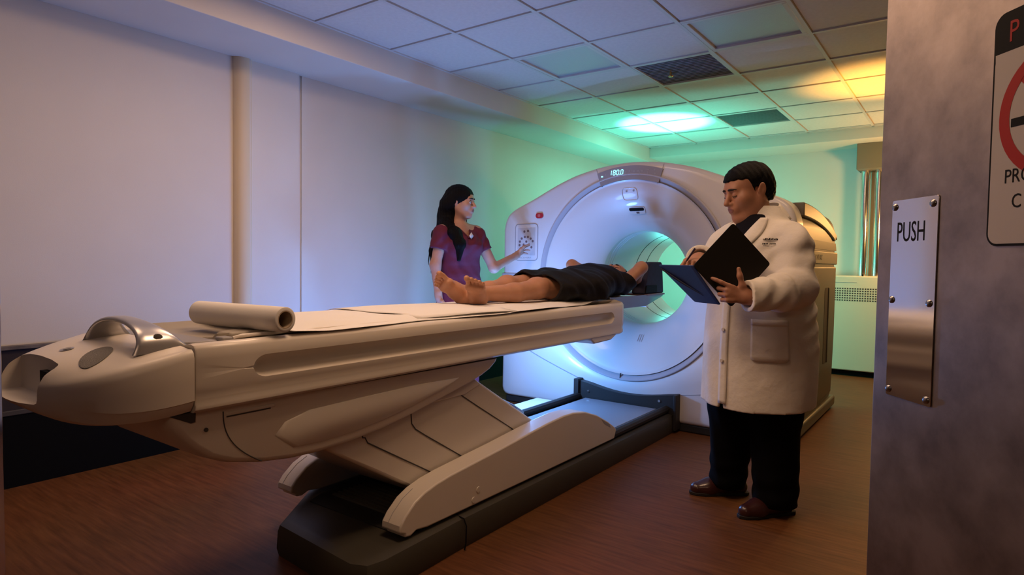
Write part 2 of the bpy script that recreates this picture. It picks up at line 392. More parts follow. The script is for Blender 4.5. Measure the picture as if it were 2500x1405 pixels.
# ---------------------------------------------------------------- heater cabinet, pipes and duct box at the back wall
h = empty('wall_heater',(-.75,7.42,0),label='cream metal heater cabinet with perforated grille by the back wall',cat='heater')
hx0,hx1,hy0 = -1.62,.15,7.42
MB().box(hx0,hx1,hy0,YB,.06,1.055).obj('cabinet', M['heater'], h, bevel=.012)
MB().box(hx0+.03,hx1-.03,hy0+.05,YB,0,.06).obj('plinth', M['black'], h)
for x in (-.75,): MB().box(x-.002,x+.002,hy0-.003,hy0+.001,.06,1.05).obj('panel_seam', M['seam'], h, smooth=False)
MB().box(-1.15,-.95,hy0-.002,hy0+.001,.985,.99).obj('nameplate', M['seamg'], h, smooth=False)
pm = MB().box(-.007,.007,-.0012,.002,-.007,.007).mesh('vent_hole'); pm.materials.append(M['seam'])
cnt = 0
for r_ in range(6):
    for c_ in range(30):
        q = bpy.data.objects.new('vent_hole', pm); COL.objects.link(q); q.parent = h; q.matrix_parent_inverse = Matrix.Translation(h.location).inverted()
        q.location = (-1.22+.0235*c_, hy0, .80+.0245*r_)
MB().lathe([(0,-.02),(.008,-.02),(.008,0),(0,0)],(-.90,hy0+.02,1.075),'z',12).obj('knob', M['black'], h)
bx = MB().box(-1.02,-.45,7.62,YB,2.19,2.465).obj('duct_box', M['boxt'], bevel=.006); tag(bx,'brown boxed pipe cover under the soffit in the back corner','pipe box')
for x,lab in ((-.945,'vertical chrome pipe nearest the scanner, above the heater'),(-.815,'second vertical chrome pipe, beside the steel door edge')):
    p = empty('chrome_pipe',(x,7.78,1.05),label=lab,cat='pipe',group='chrome pipes above the heater')
    MB().tube([(x,7.78,1.05),(x,7.78,2.20)],.042,24).obj('pipe', M['chrome'], p)
    MB().tube([(x,7.78,2.10),(x,7.78,2.16)],.046,24).obj('collar', M['chrome'], p)
MB().box(-.9,-.865,7.86,7.92,1.05,2.2).obj('conduit', M['ptape'], bevel=.004); tag(bpy.data.objects['conduit'],'flat brown conduit running between the two chrome pipes','conduit')

# ================================================================ CT scanner gantry
GX, GZ, GY = -1.99, 1.05, 4.15
gan = empty('ct_scanner',(GX,GY+.85,0),label='large white ring-shaped CT scanner with taupe sides at the end of the table',cat='scanner')
AX = [-1.12,-1.105,-1.075,-.985,-.835,-.645,-.463,-.242,0,.242,.463,.645,.835,.985,1.075,1.105,1.12]
AZ = [1.42,1.505,1.551,1.591,1.652,1.742,1.812,1.862,1.882,1.862,1.812,1.742,1.652,1.591,1.551,1.505,1.42]
def smoothpts(xs, zs, n):
    t = np.concatenate([[0],np.cumsum(np.hypot(np.diff(xs),np.diff(zs)))]); u = np.linspace(0,t[-1],n)
    x = np.interp(u,t,xs); z = np.interp(u,t,zs)
    for _ in range(6):
        x[1:-1] = (x[:-2]+2*x[1:-1]+x[2:])/4; z[1:-1] = (z[:-2]+2*z[1:-1]+z[2:])/4
    return x, z
ax_, az_ = smoothpts(np.array(AX), np.array(AZ), 90)
def gout(inset=0., zb=.055, rb=.06):
    # closed outline, counter-clockwise from right: sampled per angle about the bore centre
    pts = [(1.12,zb+rb)]
    pts += list(zip(ax_[::-1], az_[::-1])) + [(-1.12,zb+rb)]
    pts += [(-1.12+rb*(1-math.cos(R(a))), zb+rb-rb*math.sin(R(a))) for a in (30,60,90)]
    pts += [(1.12-rb*(1-math.cos(R(a))), zb+rb-rb*math.sin(R(a))) for a in (90,60,30)]
    return pts
def ray_outline(poly, ang):
    d = (math.cos(ang), math.sin(ang)); best = None
    n = len(poly)
    for i in range(n):
        x1,z1 = poly[i][0],poly[i][1]-GZ; x2,z2 = poly[(i+1)%n][0],poly[(i+1)%n][1]-GZ
        ex,ez = x2-x1,z2-z1; den = d[0]*ez-d[1]*ex
        if abs(den) < 1e-9: continue
        t = (x1*ez-z1*ex)/den; u = (x1*d[1]-z1*d[0])/den
        if t > 0 and -1e-6 <= u <= 1+1e-6: best = t if best is None else max(best,t)
    return best
NA = 240
OUT = gout()
angs = [2*math.pi*k/NA for k in range(NA)]
crn = [math.atan2(z-GZ,x)%(2*math.pi) for x,z in OUT]
angs = sorted(set([round(a,5) for a in angs]+[round(a,5) for a in crn]))
rad = [ray_outline(OUT,a) for a in angs]
def gring(f, y):   # f(angle,radius_outline)->radius
    return [(GX+f(a,r_)*math.cos(a), y, GZ+f(a,r_)*math.sin(a)) for a,r_ in zip(angs,rad)]
RI = .742
prof = [(RI,0,GY+.05),(RI,0,GY+.004),(RI+.004,0,GY)]
rings = [gring(lambda a,r_:RI, GY+.06), gring(lambda a,r_:RI, GY+.004), gring(lambda a,r_:RI+.005, GY-.001)]
for t,dy in ((.3,0),(.6,0),(.85,.0)): rings.append(gring(lambda a,r_,t=t: RI+(r_-.035-RI)*t, GY+dy))
for q in (0,25,50,75,90):
    rings.append(gring(lambda a,r_,q=q: r_-.035+.035*math.sin(R(q)), GY+.035*(1-math.cos(R(q)))))
rings.append(gring(lambda a,r_: r_+.004, GY+.17)); rings.append(gring(lambda a,r_: r_-.02, GY+.18)); rings.append(gring(lambda a,r_: r_-.05, GY+.18))
MB().loft(rings, cap=False).obj('front_cover', M['white'], gan, angle=50)
# grey ring trim round the funnel (open at the top where the display sits)
MB().lathe([(.746,.02),(.746,-.008),(.742,-.012),(.736,-.012),(.704,.012),(.700,.018),(.700,.03)],(GX,GY,GZ),'y',160).obj('ring_trim', M['ring'], gan)
for a in (72,108,267):
    mb = MB(); ca_,sa = math.cos(R(a)),math.sin(R(a)); t_ = (-sa,ca_)
    vs = [(GX+ca_*r_+t_[0]*q, GY+yy, GZ+sa*r_+t_[1]*q) for r_ in (.697,.745) for q in (-.002,.002) for yy in (-.0095,.002)]
    mb.add(vs,[(0,1,3,2),(4,6,7,5),(0,4,5,1),(2,3,7,6),(0,2,6,4),(1,5,7,3)]).obj('ring_joint', M['seam'], gan, smooth=False)
# flared funnel and bore
fp = [(.702,.0)]
for k in range(25):
    t = k/24; r_ = .700-(.35)*(1-(1-t)**1.55); y = .004+.29*t**1.25 if t < 1 else .294
    fp.append((r_, y))
fun = MB().lathe(fp,(GX,GY,GZ),'y',160).obj('funnel', M['white'], gan, angle=180)
bp_ = [(.35,.292)]
for g in (.34,.375,.41): bp_ += [(.35,g),(.354,g+.003),(.354,g+.009),(.35,g+.012)]
for g in (.86,1.06): bp_ += [(.35,g),(.356,g+.003),(.356,g+.012),(.35,g+.015)]
bp_ += [(.35,1.32),(.36,1.335),(.40,1.40),(.47,1.5),(.56,1.62),(.66,1.70)]
MB().lathe(bp_,(GX,GY,GZ),'y',128).obj('bore_tunnel', M['bore'], gan, angle=30)
for g in (.8725,1.0725): MB().lathe([(.3515,g-.003),(.349,g-.003),(.349,g+.003),(.3515,g+.003)],(GX,GY,GZ),'y',128).obj('bore_joint', mat('bore_joint',(.12,.16,.16),.6), gan)
# main body behind the front cover (taupe)
def body_ring(sc, y, zlow=.07):
    return [(GX+math.cos(a)*r_*sc, y, max(zlow, GZ+math.sin(a)*r_*sc)) for a,r_ in zip(angs,rad)]
rings = [gring(lambda a,r_: r_-.05, GY+.178)]
rings += [body_ring(.985,GY+.20), body_ring(.99,GY+.5), body_ring(.99,GY+1.25), body_ring(.985,GY+1.48), body_ring(.95,GY+1.62), body_ring(.90,GY+1.70), gring(lambda a,r_:.66, GY+1.70)]
MB().loft(rings, cap=False).obj('rear_cover', M['taupe'], gan, angle=40)
MB().box(GX-1.07,GX+1.07,GY+.10,GY+1.6,0,.075).obj('plinth', M['dpl'], gan)
MB().box(GX+.36,GX+1.085,GY+.02,GY+.14,.0,.058).obj('front_skirt', M['dpl'], gan, bevel=.01)
MB().box(GX-1.085,GX-.36,GY+.02,GY+.14,.0,.058).obj('front_skirt', M['dpl'], gan, bevel=.01)
# side cover details on the right flank
SX = GX+1.12*.99
def sidepoly(name, pts, m, d0, d1, bevel=0, **k): return MB().prism(pts, SX+d0, SX+d1, 'x').obj(name, m, gan, bevel=bevel, **k)
sidepoly('side_panel', [(4.50,.14),(5.60,.14),(5.66,.6),(5.66,1.15),(4.50,1.15)], M['taupe'], -.03, .006, .012)
slot = sidepoly('side_slot', rrect(5.20,5.34,.41,.99,.03), M['seam'], -.02, .0075)
sidepoly('side_slot_rim', rrect(5.335,5.365,.41,.99,.012), M['taupe'], 0, .014, .004)
band = sidepoly('name_band', [(4.45,1.165),(5.70,1.165),(5.70,1.265),(4.45,1.265)], M['taupe2'], -.03, .007, .01)
text('lettering','DISCOVERY',.055,M['taupe'],frame((SX+.0075,4.62,1.215),(0,1,0),(0,0,1)),gan,ext=.001,font_scale_x=1.5)
sidepoly('side_recess', [(4.5,1.275),(5.66,1.275),(5.62,1.335),(4.5,1.335)], M['dpl'], -.02, .004)
vis = []
for k in range(13):
    y = 4.36+1.24*k/12; vis.append((y,1.56-.16*(k/12)**2.2))
vis += [(5.62,1.36),(5.55,1.38)]+[(4.36+1.19*k/12,1.47-.12*(k/12)**2.2) for k in range(12,-1,-1)]
sidepoly('side_visor', vis, M['taupe2'], -.10, .014, .008)
MB().prism([(4.33,.06),(4.36,.06),(4.36,1.42),(4.33,1.42)], SX-.01, SX+.004,'x').obj('side_seam', M['seam'], gan, smooth=False)
MB().box(SX-.04,SX+.02,4.36,5.72,.02,.10).obj('side_skirt', M['taupe'], gan, bevel=.015)
# display at the crown of the front cover
def sector(r0,r1,a0,a1,y0,y1,n=24,topf=None):
    def P(a,r_,y): return (GX+math.cos(a)*r_, y, GZ+math.sin(a)*r_)
    A = [R(a0+(a1-a0)*k/n) for k in range(n+1)]
    poly = [(a,r0) for a in A]+[(a,(topf(a) if topf else r1)) for a in A[::-1]]
    return [[P(a,r_,y) for a,r_ in poly] for y in (y1,y0)]
dp = MB().loft(sector(.700,.80,108.6,71.4,GY-.010,GY+.01)).obj('display_panel', M['disp'], gan, angle=30)
def dtext(body, x, z, size, m, sx=1.0, sh=0.):
    mm = frame((GX+x,GY-.0112,z),(1,0,sh),(-sh,0,1)); return text('lettering',body,size,m,mm,dp,ext=.0004,font_scale_x=sx)
# seven-segment style digits 180.0
seg = {'1':'bc','8':'abcdefg','0':'abcdef'}
def digit(mb, ch, x, z, w_, h_, t, sl=.12):
    S = {'a':(0,h_,w_,h_),'g':(0,h_/2,w_,h_/2),'d':(0,0,w_,0),'f':(0,h_/2,0,h_),'e':(0,0,0,h_/2),'b':(w_,h_/2,w_,h_),'c':(w_,0,w_,h_/2)}
    for s in seg[ch]:
        x0,z0,x1,z1 = S[s]
        a = (x0-(t/2 if x0==x1 else -t*.4), z0-(t/2 if z0==z1 else -t*.3)); b = (x1+(t/2 if x0==x1 else -t*.4), z1+(t/2 if z0==z1 else -t*.3))
        q = [(a[0],a[1]),(b[0],a[1]),(b[0],b[1]),(a[0],b[1])]
        mb.add([(GX+x+p[0]+p[1]*sl, GY-.0115, z+p[1]) for p in q],[(0,1,2,3)])
mb = MB()
for i,(ch,xx) in enumerate((('1',-.158),('8',-.126),('0',-.099),('0',-.066))): digit(mb,ch,xx,1.790,.017,.034,.0055)
mb.add([(GX-.0745+p,GY-.0115,1.789+q) for p,q in ((0,0),(.005,0),(.005,.005),(0,.005))],[(0,1,2,3)])
o = mb.obj('digits', M['glow'], dp, smooth=False); o['label'] = 'glowing cyan digits 180.0'
MB().box(GX-.222,GX-.207,GY-.0115,GY-.009,1.780,1.788).obj('indicator', M['glow'], dp, smooth=False)
for x,z,ww,hh in ((-.19,1.79,.012,.012),(-.222,1.757,.02,.012),(-.195,1.76,.014,.014),(-.03,1.80,.012,.012),(0,1.805,.012,.012),(.03,1.80,.02,.012),(.06,1.80,.02,.012),(.09,1.80,.02,.012),(.13,1.808,.025,.005),(.19,1.80,.012,.012),(-.02,1.778,.014,.012),(.01,1.778,.014,.012),(.08,1.778,.006,.025),(.14,1.778,.006,.02),(.19,1.772,.014,.012)):
    MB().box(GX+x,GX+x+ww,GY-.0112,GY-.009,z,z+hh).obj('display_mark', M['seamg'], dp, smooth=False)
# seams of the covers
def fseam(pts, r_=.0022, m='seamg', nm='cover_seam', y=GY-.0005): MB().tube([(GX+x,y,z) for x,z in pts],r_,6).obj(nm, M[m], gan)
for a in (72,108.6):
    r1 = ray_outline(OUT,R(a)); fseam([(math.cos(R(a))*.80,GZ+math.sin(R(a))*.80),(math.cos(R(a))*(r1-.01),GZ+math.sin(R(a))*(r1-.01))],.0016)
fseam([(-1.10,.62)]+[(-1.0+.63*t,.53-.255*t**.8) for t in [k/12 for k in range(13)]],.004)
fseam([(.42,.255),(.7,.30),(1.1,.42)],.002)
# step strip on the left flank of the front cover
MB().box(GX-1.122,GX-.72,GY-.006,GY+.02,1.028,1.062).obj('side_rail', M['ring'], gan, bevel=.006)
# emergency stop, control panel
eb = MB().loft([[(GX+x,y,z) for x,z in rrect(-.797,-.727,1.497,1.539,.02)] for y in (GY+.0,GY-.010)]).obj('emergency_button', M['red'], gan, bevel=.003); eb['label'] = 'red emergency stop button'
MB().lathe([(0,-.0135),(.012,-.0135),(.012,-.0095),(0,-.0095)],(GX-.762,GY,1.518),'y',18).obj('button_mark', mat('button_pink',(.6,.12,.12),.4), eb)
def control(cx):
    pts = rrect(cx-.108,cx+.108,1.165,1.455,.03)
    pn = MB().loft([[(GX+x,y,z) for x,z in pts] for y in (GY+.004,GY-.003)]).obj('control_panel', M['white'], gan, bevel=.002); pn['label'] = 'control panel with printed key symbols'
    MB().tube([(GX+x,GY-.003,z) for x,z in pts+pts[:1]],.003,6).obj('panel_rim', M['seamg'], pn)
    MB().box(GX+cx-.085,GX+cx+.085,GY-.0045,GY,1.205,1.425).obj('key_membrane', mat('membrane',(.56,.54,.55),.35), pn)
    km = MB().lathe([(0,-.006),(.009,-.006),(.010,-.004)],(0,0,0),'y',12).mesh('key'); km.materials.append(mat('key_dark',(.16,.11,.12),.4))
    for x,z in ((-.02,1.395),(.015,1.40),(-.045,1.34),(-.015,1.352),(.015,1.352),(.042,1.338),(.062,1.318),(-.062,1.315),(-.065,1.287),(-.055,1.26),(0,1.315),(-.025,1.29),(0,1.282),(.027,1.29),(.05,1.27)):
        q = bpy.data.objects.new('key', km); COL.objects.link(q); q.parent = pn; q.location = (GX+cx+x,GY-.0005,z)
    text('lettering','DISCOVERY',.020,M['seamg'],frame((GX+cx-.085,GY-.0036,1.186),(1,0,0),(0,0,1)),pn,ext=.0002,font_scale_x=1.25)
control(-.885); control(.885)
# little hatch and laser slot in the funnel roof, vents below the bore
def funnel_y(r_):
    P = fp[1:]; rs = [p[0] for p in P][::-1]; ys = [p[1] for p in P][::-1]; return GY+interp(rs,ys,r_)
def fpt(x, z, off): # point on the funnel, raised towards the viewer
    r_ = math.hypot(x,z-GZ); return (GX+x, funnel_y(r_)-off, z)
def fpatch(name, x0,x1,z0,z1,r_,m,off,parent=gan):
    pts = rrect(x0,x1,z0,z1,r_,5); c = ((x0+x1)/2,(z0+z1)/2)
    mb = MB(); vs = [fpt(x,z,off) for x,z in pts]+[fpt(*c,off+.001)]; n = len(pts)
    mb.add(vs,[(k,(k+1)%n,n) for k in range(n)]); return mb.obj(name, m, parent)
hp = rrect(-.07,.045,1.61,1.693,.022,5)
MB().tube([fpt(x,z,.0035) for x,z in hp+hp[:1]],.0022,6).obj('hatch_rim', M['white'], gan)
for x,z in ((-.035,1.672),(.02,1.674)): fpatch('hatch_mark',x-.006,x+.006,z-.006,z+.006,.004,M['seamg'],.005)
fpatch('laser_slot_bezel',-.05,.08,1.513,1.561,.012,M['white'],.006)
fpatch('laser_slot',-.043,.073,1.535,1.556,.008,M['ink'],.0085)
fpatch('laser_marker',.007,.031,1.517,1.529,.003,mat('marker_brown',(.12,.05,.04),.5),.0085)
for k in range(3): fpatch('funnel_mark',.03+.016*k,.033+.016*k,.58,.63,.001,M['seamg'],.004)

# ================================================================ patient table
TX = -2.0
tab = empty('scanner_table',(TX,2.6,0),label='long off-white scanner table on a scissor lift and dark floor base',cat='scanner table')
def half(pts): return [(TX+x,z) for x,z in pts]+[(TX-x,z) for x,z in pts[::-1] if x > 1e-6]
def sec(w_, g, zt=.917, zb=.727, hh=1.):
    k = w_/.333; c,h = .836,.033*max(.05,hh)
    return half([(0,.905),(.24*k,.905),(.275*k,.910),(.305*k,zt),(.322*k,zt-.004),(.331*k,zt-.016),(.333*k,.8745),(.333*k,c+h),((.333-.022*g)*k,c+h*.86),((.333-.036*g)*k,c+h*.5),((.333-.040*g)*k,c),((.333-.034*g)*k,c-h*.5),((.333-.018*g)*k,c-h*.86),(.333*k,c-h),(.332*k,.786),(.326*k,.765),(.331*k,.748),(.330*k,.738),(.318*k,.729),(.26*k,zb),(0,zb)])
rings = []
rows = [(.862,.331,0,.915,1),(.866,.333,0,.917,1),(1.0,.333,0,.917,.05)]
for a in (8,20,35,50,65,80,90): rows.append((1.03+.045*(1-math.cos(R(a))),.333,min(1,math.sin(R(a))*1.05),.917,math.sin(R(a))))
rows.append((2.2,.333,1,.917,1))
for a in (90,80,65,50,35,20,8): rows.append((3.315-.045*(1-math.cos(R(a))),.333,min(1,math.sin(R(a))*1.05),.917,math.sin(R(a))))
rows += [(3.33,.333,0,.917,.05),(3.42,.331,0,.917,.05)]
for y,w_,g,zt,hh in rows:
    rings.append([(x,y,z) for x,z in sec(w_,g,zt,.727,hh)])
MB().loft(rings).obj('couch_body', M['offw'], tab, angle=40)
# rounded far end of the couch
rings = []
for a in (0,20,40,60,75,90):
    s_,c_ = math.sin(R(a)),math.cos(R(a)); y = 3.42+.085*s_
    k = .07*(1-c_)
    rings.append([(TX+(x-TX)*(1-k/.333), y, .82+(z-.82)*(1-.10*(1-c_)) + (.02*(1-c_))) for x,z in sec(.331,0)])
MB().loft(rings).obj('end_cap', M['offw'], tab, angle=50)
MB().prism([(3.06,.725),(3.10,.70),(3.30,.705),(3.38,.735),(3.38,.75),(3.06,.75)],TX-.27,TX+.325,'x').obj('end_bracket', M['offw'], tab, bevel=.012)
# nose cap
def nose_sec(y):
    t = min(1,max(0,(.858-y)/.318)); k = .333*max(.0,1-t**2.05)**(1/2.05)
    top = .915-.052*t**1.7; fold = .899-.088*t**1.15; dz = top-fold; bot = .724-.012*math.sin(math.pi*min(1,t*1.05))+.055*t**6
    c = min(.042,(fold-bot)*.45)
    return half([(0,top),(.35*k,top-.06*dz),(.62*k,top-.25*dz),(.80*k,top-.52*dz),(.90*k,top-.78*dz),(.955*k,fold+.004),(.985*k,fold-.004),(k,fold-.02),(k,.5*(fold-.02)+.5*(bot+c)),(.998*k,bot+c),(.985*k,bot+c-.003),(.975*k,bot+c*.7),(.93*k,bot+c*.25),(.80*k,bot+.002),(.4*k,bot),(0,bot)])
ys = [.858-.318*math.sin(R(a)) for a in np.linspace(0,89.2,30)]
nose = MB().loft([[(x,y,z) for x,z in nose_sec(y)] for y in ys]).obj('nose_cap', M['offw'], tab, angle=40)
cut = MB().box(-2.14,-1.865,.40,.616,.777,1.1).obj('cut', None, smooth=False, bevel=.012)
boolean(nose, cut)
for p in nose.data.polygons: p.use_smooth = True
nose.data.set_sharp_from_angle(angle=R(35))
MB().box(-1.955,-1.868,.600,.6175,.785,.850).obj('cable_port', M['ink'], nose, smooth=False)
MB().box(TX-.31,TX+.31,.852,.868,.745,.90).obj('nose_joint', M['seam'], tab, smooth=False)
def nose_top(x, y):
    s = [p for p in nose_sec(y) if p[0] >= TX-1e-9]; s = sorted(s, key=lambda p:(p[0]))
    up = {}
    xs = [p[0]-TX for p in nose_sec(y)[:10]]; zs = [p[1] for p in nose_sec(y)[:10]]
    return interp(xs, zs, abs(x-TX))
def nose_disc(name, cx, cy, ra, rb, m, off, th=0, n=28):
    mb = MB(); rings = []
    for q in (1.,.8,.6,.4,.2,.02):
        ring = []
        for k in range(n):
            a = 2*math.pi*k/n; x = cx+q*(ra*math.cos(a)*math.cos(th)-rb*math.sin(a)*math.sin(th)); y = cy+q*(ra*math.cos(a)*math.sin(th)+rb*math.sin(a)*math.cos(th))
            ring.append((x,y,nose_top(x,y)+off))
        rings.append(ring)
    mb.loft(rings,cap=False)
    return mb.obj(name, m, tab)
g = nose_disc('speaker_grille',-1.842,.690,.064,.033,M['grille'],.0025,R(140)); g['label'] = 'oval grey speaker grille'
nose_disc('button_bezel',-1.985,.672,.017,.017,M['silver'],.0025); nose_disc('nose_button',-1.985,.672,.010,.010,M['seamg'],.004)
# silver arched handle
def arch():
    rings = []
    for k in range(29):
        t = k/28; a = math.pi*t
        x = -1.925+.165*math.cos(a)*(1+.06*math.cos(a)); z = .893+.082*math.sin(a)**.75
        yc = .80 + .012*math.sin(a) ; hw = .078-.054*math.sin(a)**.7
        yc = .785+.03*(1-math.sin(a))
        dx,dz = -math.sin(a)*.165, math.cos(a)*.082; L = math.hypot(dx,dz) or 1; nx,nz = -dz/L*-1, dx/L*-1
        th = .008
        ring = []
        for b in range(16):
            q = 2*math.pi*b/16; u = math.copysign(abs(math.cos(q))**.6,math.cos(q))*hw; v = math.copysign(abs(math.sin(q))**.8,math.sin(q))*th
            ring.append((x+nx*v, yc+u, max(.885,z+nz*v)))
        rings.append(ring)
    return MB().loft(rings).obj('arched_handle', M['silver'], tab, angle=60)
hd = arch(); hd['label'] = 'silver arched handle with a round hole'
MB().lathe([(0,.026),(.006,.026),(.0125,.024),(.0125,.0),(0,0)],(-1.778,.805,.931),'x',20).obj('handle_hole', mat('hole_dark',(.10,.085,.08),.6), hd)
# keypad apron behind the handle
MB().prism([(-2.16,.862),(-1.775,.862),(-1.745,.90),(-1.745,.965),(-2.2,.965),(-2.2,.90)],.900,.914,'z').obj('keypad_apron', M['keypad'], tab, bevel=.004)
for x,y,a,b in ((-1.99,.885,.016,.010),(-1.94,.895,.050,.024),(-1.885,.90,.014,.010)): MB().box(x-a/2,x+a/2,y-b/2,y+b/2,.912,.9155).obj('keypad_label', M['badge'], tab, smooth=False)
# cradle: long curved tray that slides into the bore
def crs(y):
    pts = [(0,.905),(.12,.907),(.19,.914),(.212,.927),(.218,.927),(.218,.920),(.20,.905),(.17,.893),(.08,.886),(0,.885)]
    return [(x,y,z) for x,z in half(pts)]
cr = MB().loft([crs(y) for y in (.985,1.0,2.5,3.55)]).obj('cradle', M['pad'], tab, angle=40)
def crs2(y,lift):
    pts = [(0,.905),(.12,.907),(.17,.918),(.20,.938),(.207,.938),(.207,.925),(.19,.86+lift),(.15,.852+lift),(0,.85+lift)]
    return [(x,y,z) for x,z in half(pts)]
co = MB().loft([crs2(3.50,0),crs2(3.9,0),crs2(4.08,.0),crs2(4.30,.045),crs2(4.33,.05)]).obj('cradle_tip', mat('carbon_cradle',(.12,.125,.15),.3,coat=.3), tab, angle=40)
MB().box(TX-.20,TX+.20,4.06,4.10,.853,.859).obj('tip_label', M['badge'], co, smooth=False)
MB().prism([(-1.82,1.0),(-1.775,1.02),(-1.775,1.50),(-1.86,1.50),(-1.86,1.06)],.905,.928,'z').obj('pad_corner', M['pad'], tab, bevel=.008)
for y0,x in ((1.0,-1.727),(1.02,-1.742)):
    MB().tube([(x,y0,.918),(x,y0+.02,.9215),(x,1.62,.9215),(x,1.66,.916)],.0045,8).obj('side_rail', M['offw'], tab)
MB().box(-1.765,-1.722,.966,1.0,.905,.922).obj('rail_stop', M['keypad'], tab, bevel=.004)
# lower carriage
by = [.798,.81,.84,.868,.91,.973,1.077,1.18,1.283,1.42,1.56,1.693,1.90,2.06,2.139,2.20,2.241,2.25]
bz = [.727,.695,.655,.624,.587,.557,.531,.517,.512,.518,.533,.555,.598,.632,.652,.675,.702,.716]
prof = list(zip(by,bz))
def cring(x, k): return [(TX+x, 1.5+(y-1.5)*(1-(1-k)*.35), .725+(z-.725)*k) for y,z in prof]
MB().loft([cring(-.30,.90),cring(-.295,.955),cring(-.28,.985),cring(-.25,1),cring(.25,1),cring(.28,.985),cring(.295,.955),cring(.30,.90)]).obj('carriage', M['offw'], tab, angle=60)
ins = [(y,z) for y,z in zip(by,bz) if 1.12 < y < 2.15]
poly = [(1.115,.61)]+[(y,z+.040) for y,z in ins if y < 1.95]+[(1.98,.668),(1.72,.676),(1.45,.672),(1.24,.667),(1.15,.645)]
pc = (1.6,.62)
MB().loft([[(TX+x,pc[0]+(y-pc[0])*k,pc[1]+(z-pc[1])*k) for y,z in poly] for x,k in ((.296,1.0),(.3015,.985),(.304,.95))]).obj('carriage_boss', M['offw'], tab, angle=180)
MB().box(TX-.29,TX+.296,.99,2.235,.714,.731).obj('carriage_gap', M['seam'], tab, smooth=False)
MB().tube([(TX+.3003,y,z) for y,z in [((.955+.12*t**2.2),.714-.172*t**.9) for t in np.linspace(0,1,14)]],.0018,6).obj('carriage_seam', M['seam'], tab)
MB().box(TX+.29,TX+.303,.965,1.12,.699,.710).obj('release_lever', M['offw'], tab, bevel=.003)
MB().box(TX+.29,TX+.3015,.965,1.105,.6955,.6985).obj('lever_seam', M['seam'], tab, smooth=False)
MB().lathe([(0,.003),(.006,.003),(.006,0)],(TX+.3,.905,.672),'x',12).obj('carriage_screw', M['seam'], tab)
MB().prism([(.80,.730),(.876,.728),(.874,.700),(.862,.699)],TX+.27,TX+.303,'x').obj('carriage_notch', M['seam'], tab)
# scissor-lift leg under telescoping covers
LX = -1.735
MB().prism([(1.22,.575),(1.60,.66),(2.08,.665),(2.62,.345),(2.66,.20),(1.86,.19)],-2.265,LX,'x').obj('lift_leg', M['offw'], tab, angle=30, bevel=.012, bseg=3)
def leg_seam(pts): MB().tube([(LX+.0003,y,z) for y,z in pts],.0026,6).obj('leg_seam', M['seam'], tab)
leg_seam([(1.734,.60),(1.734,.557),(1.739,.516),(1.76,.49),(1.82,.451),(2.09,.284),(2.2,.22)])
leg_seam([(1.49,.545),(1.494,.514),(1.505,.512),(1.517,.491),(1.894,.27),(1.98,.222)])
leg_seam([(1.94,.63),(2.03,.581),(2.157,.505),(2.458,.328),(2.62,.235)])
MB().prism([(1.60,.66),(2.06,.665),(2.10,.65),(2.16,.61),(2.05,.58),(1.62,.58)],LX-.02,LX+.006,'x').obj('leg_collar', M['offw'], tab, bevel=.004)
# two curved side links
ly = [1.575,1.578,1.60,1.65,1.70,1.77,1.85,2.0,2.2,2.4,2.55,2.70,2.80,2.92,3.05,3.18,3.26,3.29,3.265]
lz = [.165,.190,.218,.258,.280,.297,.308,.321,.338,.358,.372,.381,.378,.360,.318,.258,.212,.190,.140]
lpoly = list(zip(ly,lz))+[(2.4,.140),(1.72,.142),(1.66,.150),(1.63,.138),(1.60,.142),(1.60,.155)]
for x0,x1 in ((-1.725,-1.625),(-2.375,-2.275)):
    lk = MB().prism(lpoly,x0,x1,'x').obj('side_link', M['offw'], tab, angle=30, bevel=.012, bseg=3)
    mx_ = (x0+x1)/2-.015
    MB().tube([(mx_,y,z+.0008) for y,z in zip(ly[1:5],lz[1:5])],.0014,5).obj('link_seam', M['seamg'], lk)
    MB().prism([(3.10,.285),(3.20,.238),(3.215,.215),(3.14,.25)],x1-.004,x1+.001,'x').obj('link_recess', M['seamg'], lk, smooth=False)
    for y,z in ((2.02,.20),(1.99,.165)): MB().lathe([(0,.0022),(.012,.0022),(.013,0)],(x1,y,z),'x',14).obj('link_cap', M['offw'], lk)
# floor base
bpoly = [(-2.13,1.415),(-1.66,1.375),(-1.60,1.40),(-1.585,1.47),(-1.60,1.86),(-1.60,4.12),(-2.40,4.12),(-2.40,1.86),(-2.36,1.72)]
def scaled(p, k, c=(-2.0,2.75)):
    return [(c[0]+(x-c[0])*(1-k/.4), c[1]+(y-c[1])*(1-k/1.35)) for x,y in p]
MB().loft([[(x,y,0.0) for x,y in scaled(bpoly,.004)],[(x,y,.03) for x,y in scaled(bpoly,-.004)],[(x,y,.095) for x,y in scaled(bpoly,.0)],[(x,y,.118) for x,y in scaled(bpoly,.008)],[(x,y,.128) for x,y in scaled(bpoly,.03)],[(x,y,.130) for x,y in scaled(bpoly,.05)]]).obj('base_cover', M['basec'], tab, angle=35)
MB().tube([(-1.583,1.885,.005),(-1.580,1.89,.03),(-1.5865,1.90,.095),(-1.60,1.90,.122),(-1.66,1.90,.131)],.003,6).obj('base_joint', M['ink'], tab)
MB().prism([(-2.21,1.62),(-1.72,1.62),(-1.72,2.3),(-2.28,2.3),(-2.28,1.78)],.1305,.134,'z').obj('base_deck', M['dpl'], tab, smooth=False)
for k in range(8): MB().box(-2.19,-1.73,1.72+.028*k,1.733+.028*k,.133,.142).obj('deck_rib', mat('deck_rib',(.10,.095,.075),.4) if k == 0 else bpy.data.materials['deck_rib'], tab, smooth=False)
MB().box(-2.28,-1.72,2.3,4.09,.128,.150).obj('rear_plate', M['plate'], tab, smooth=False, bevel=.003)
MB().tube([(-1.655,2.35,.155),(-1.655,4.10,.155)],.026,10).obj('base_rail', M['dpl'], tab)
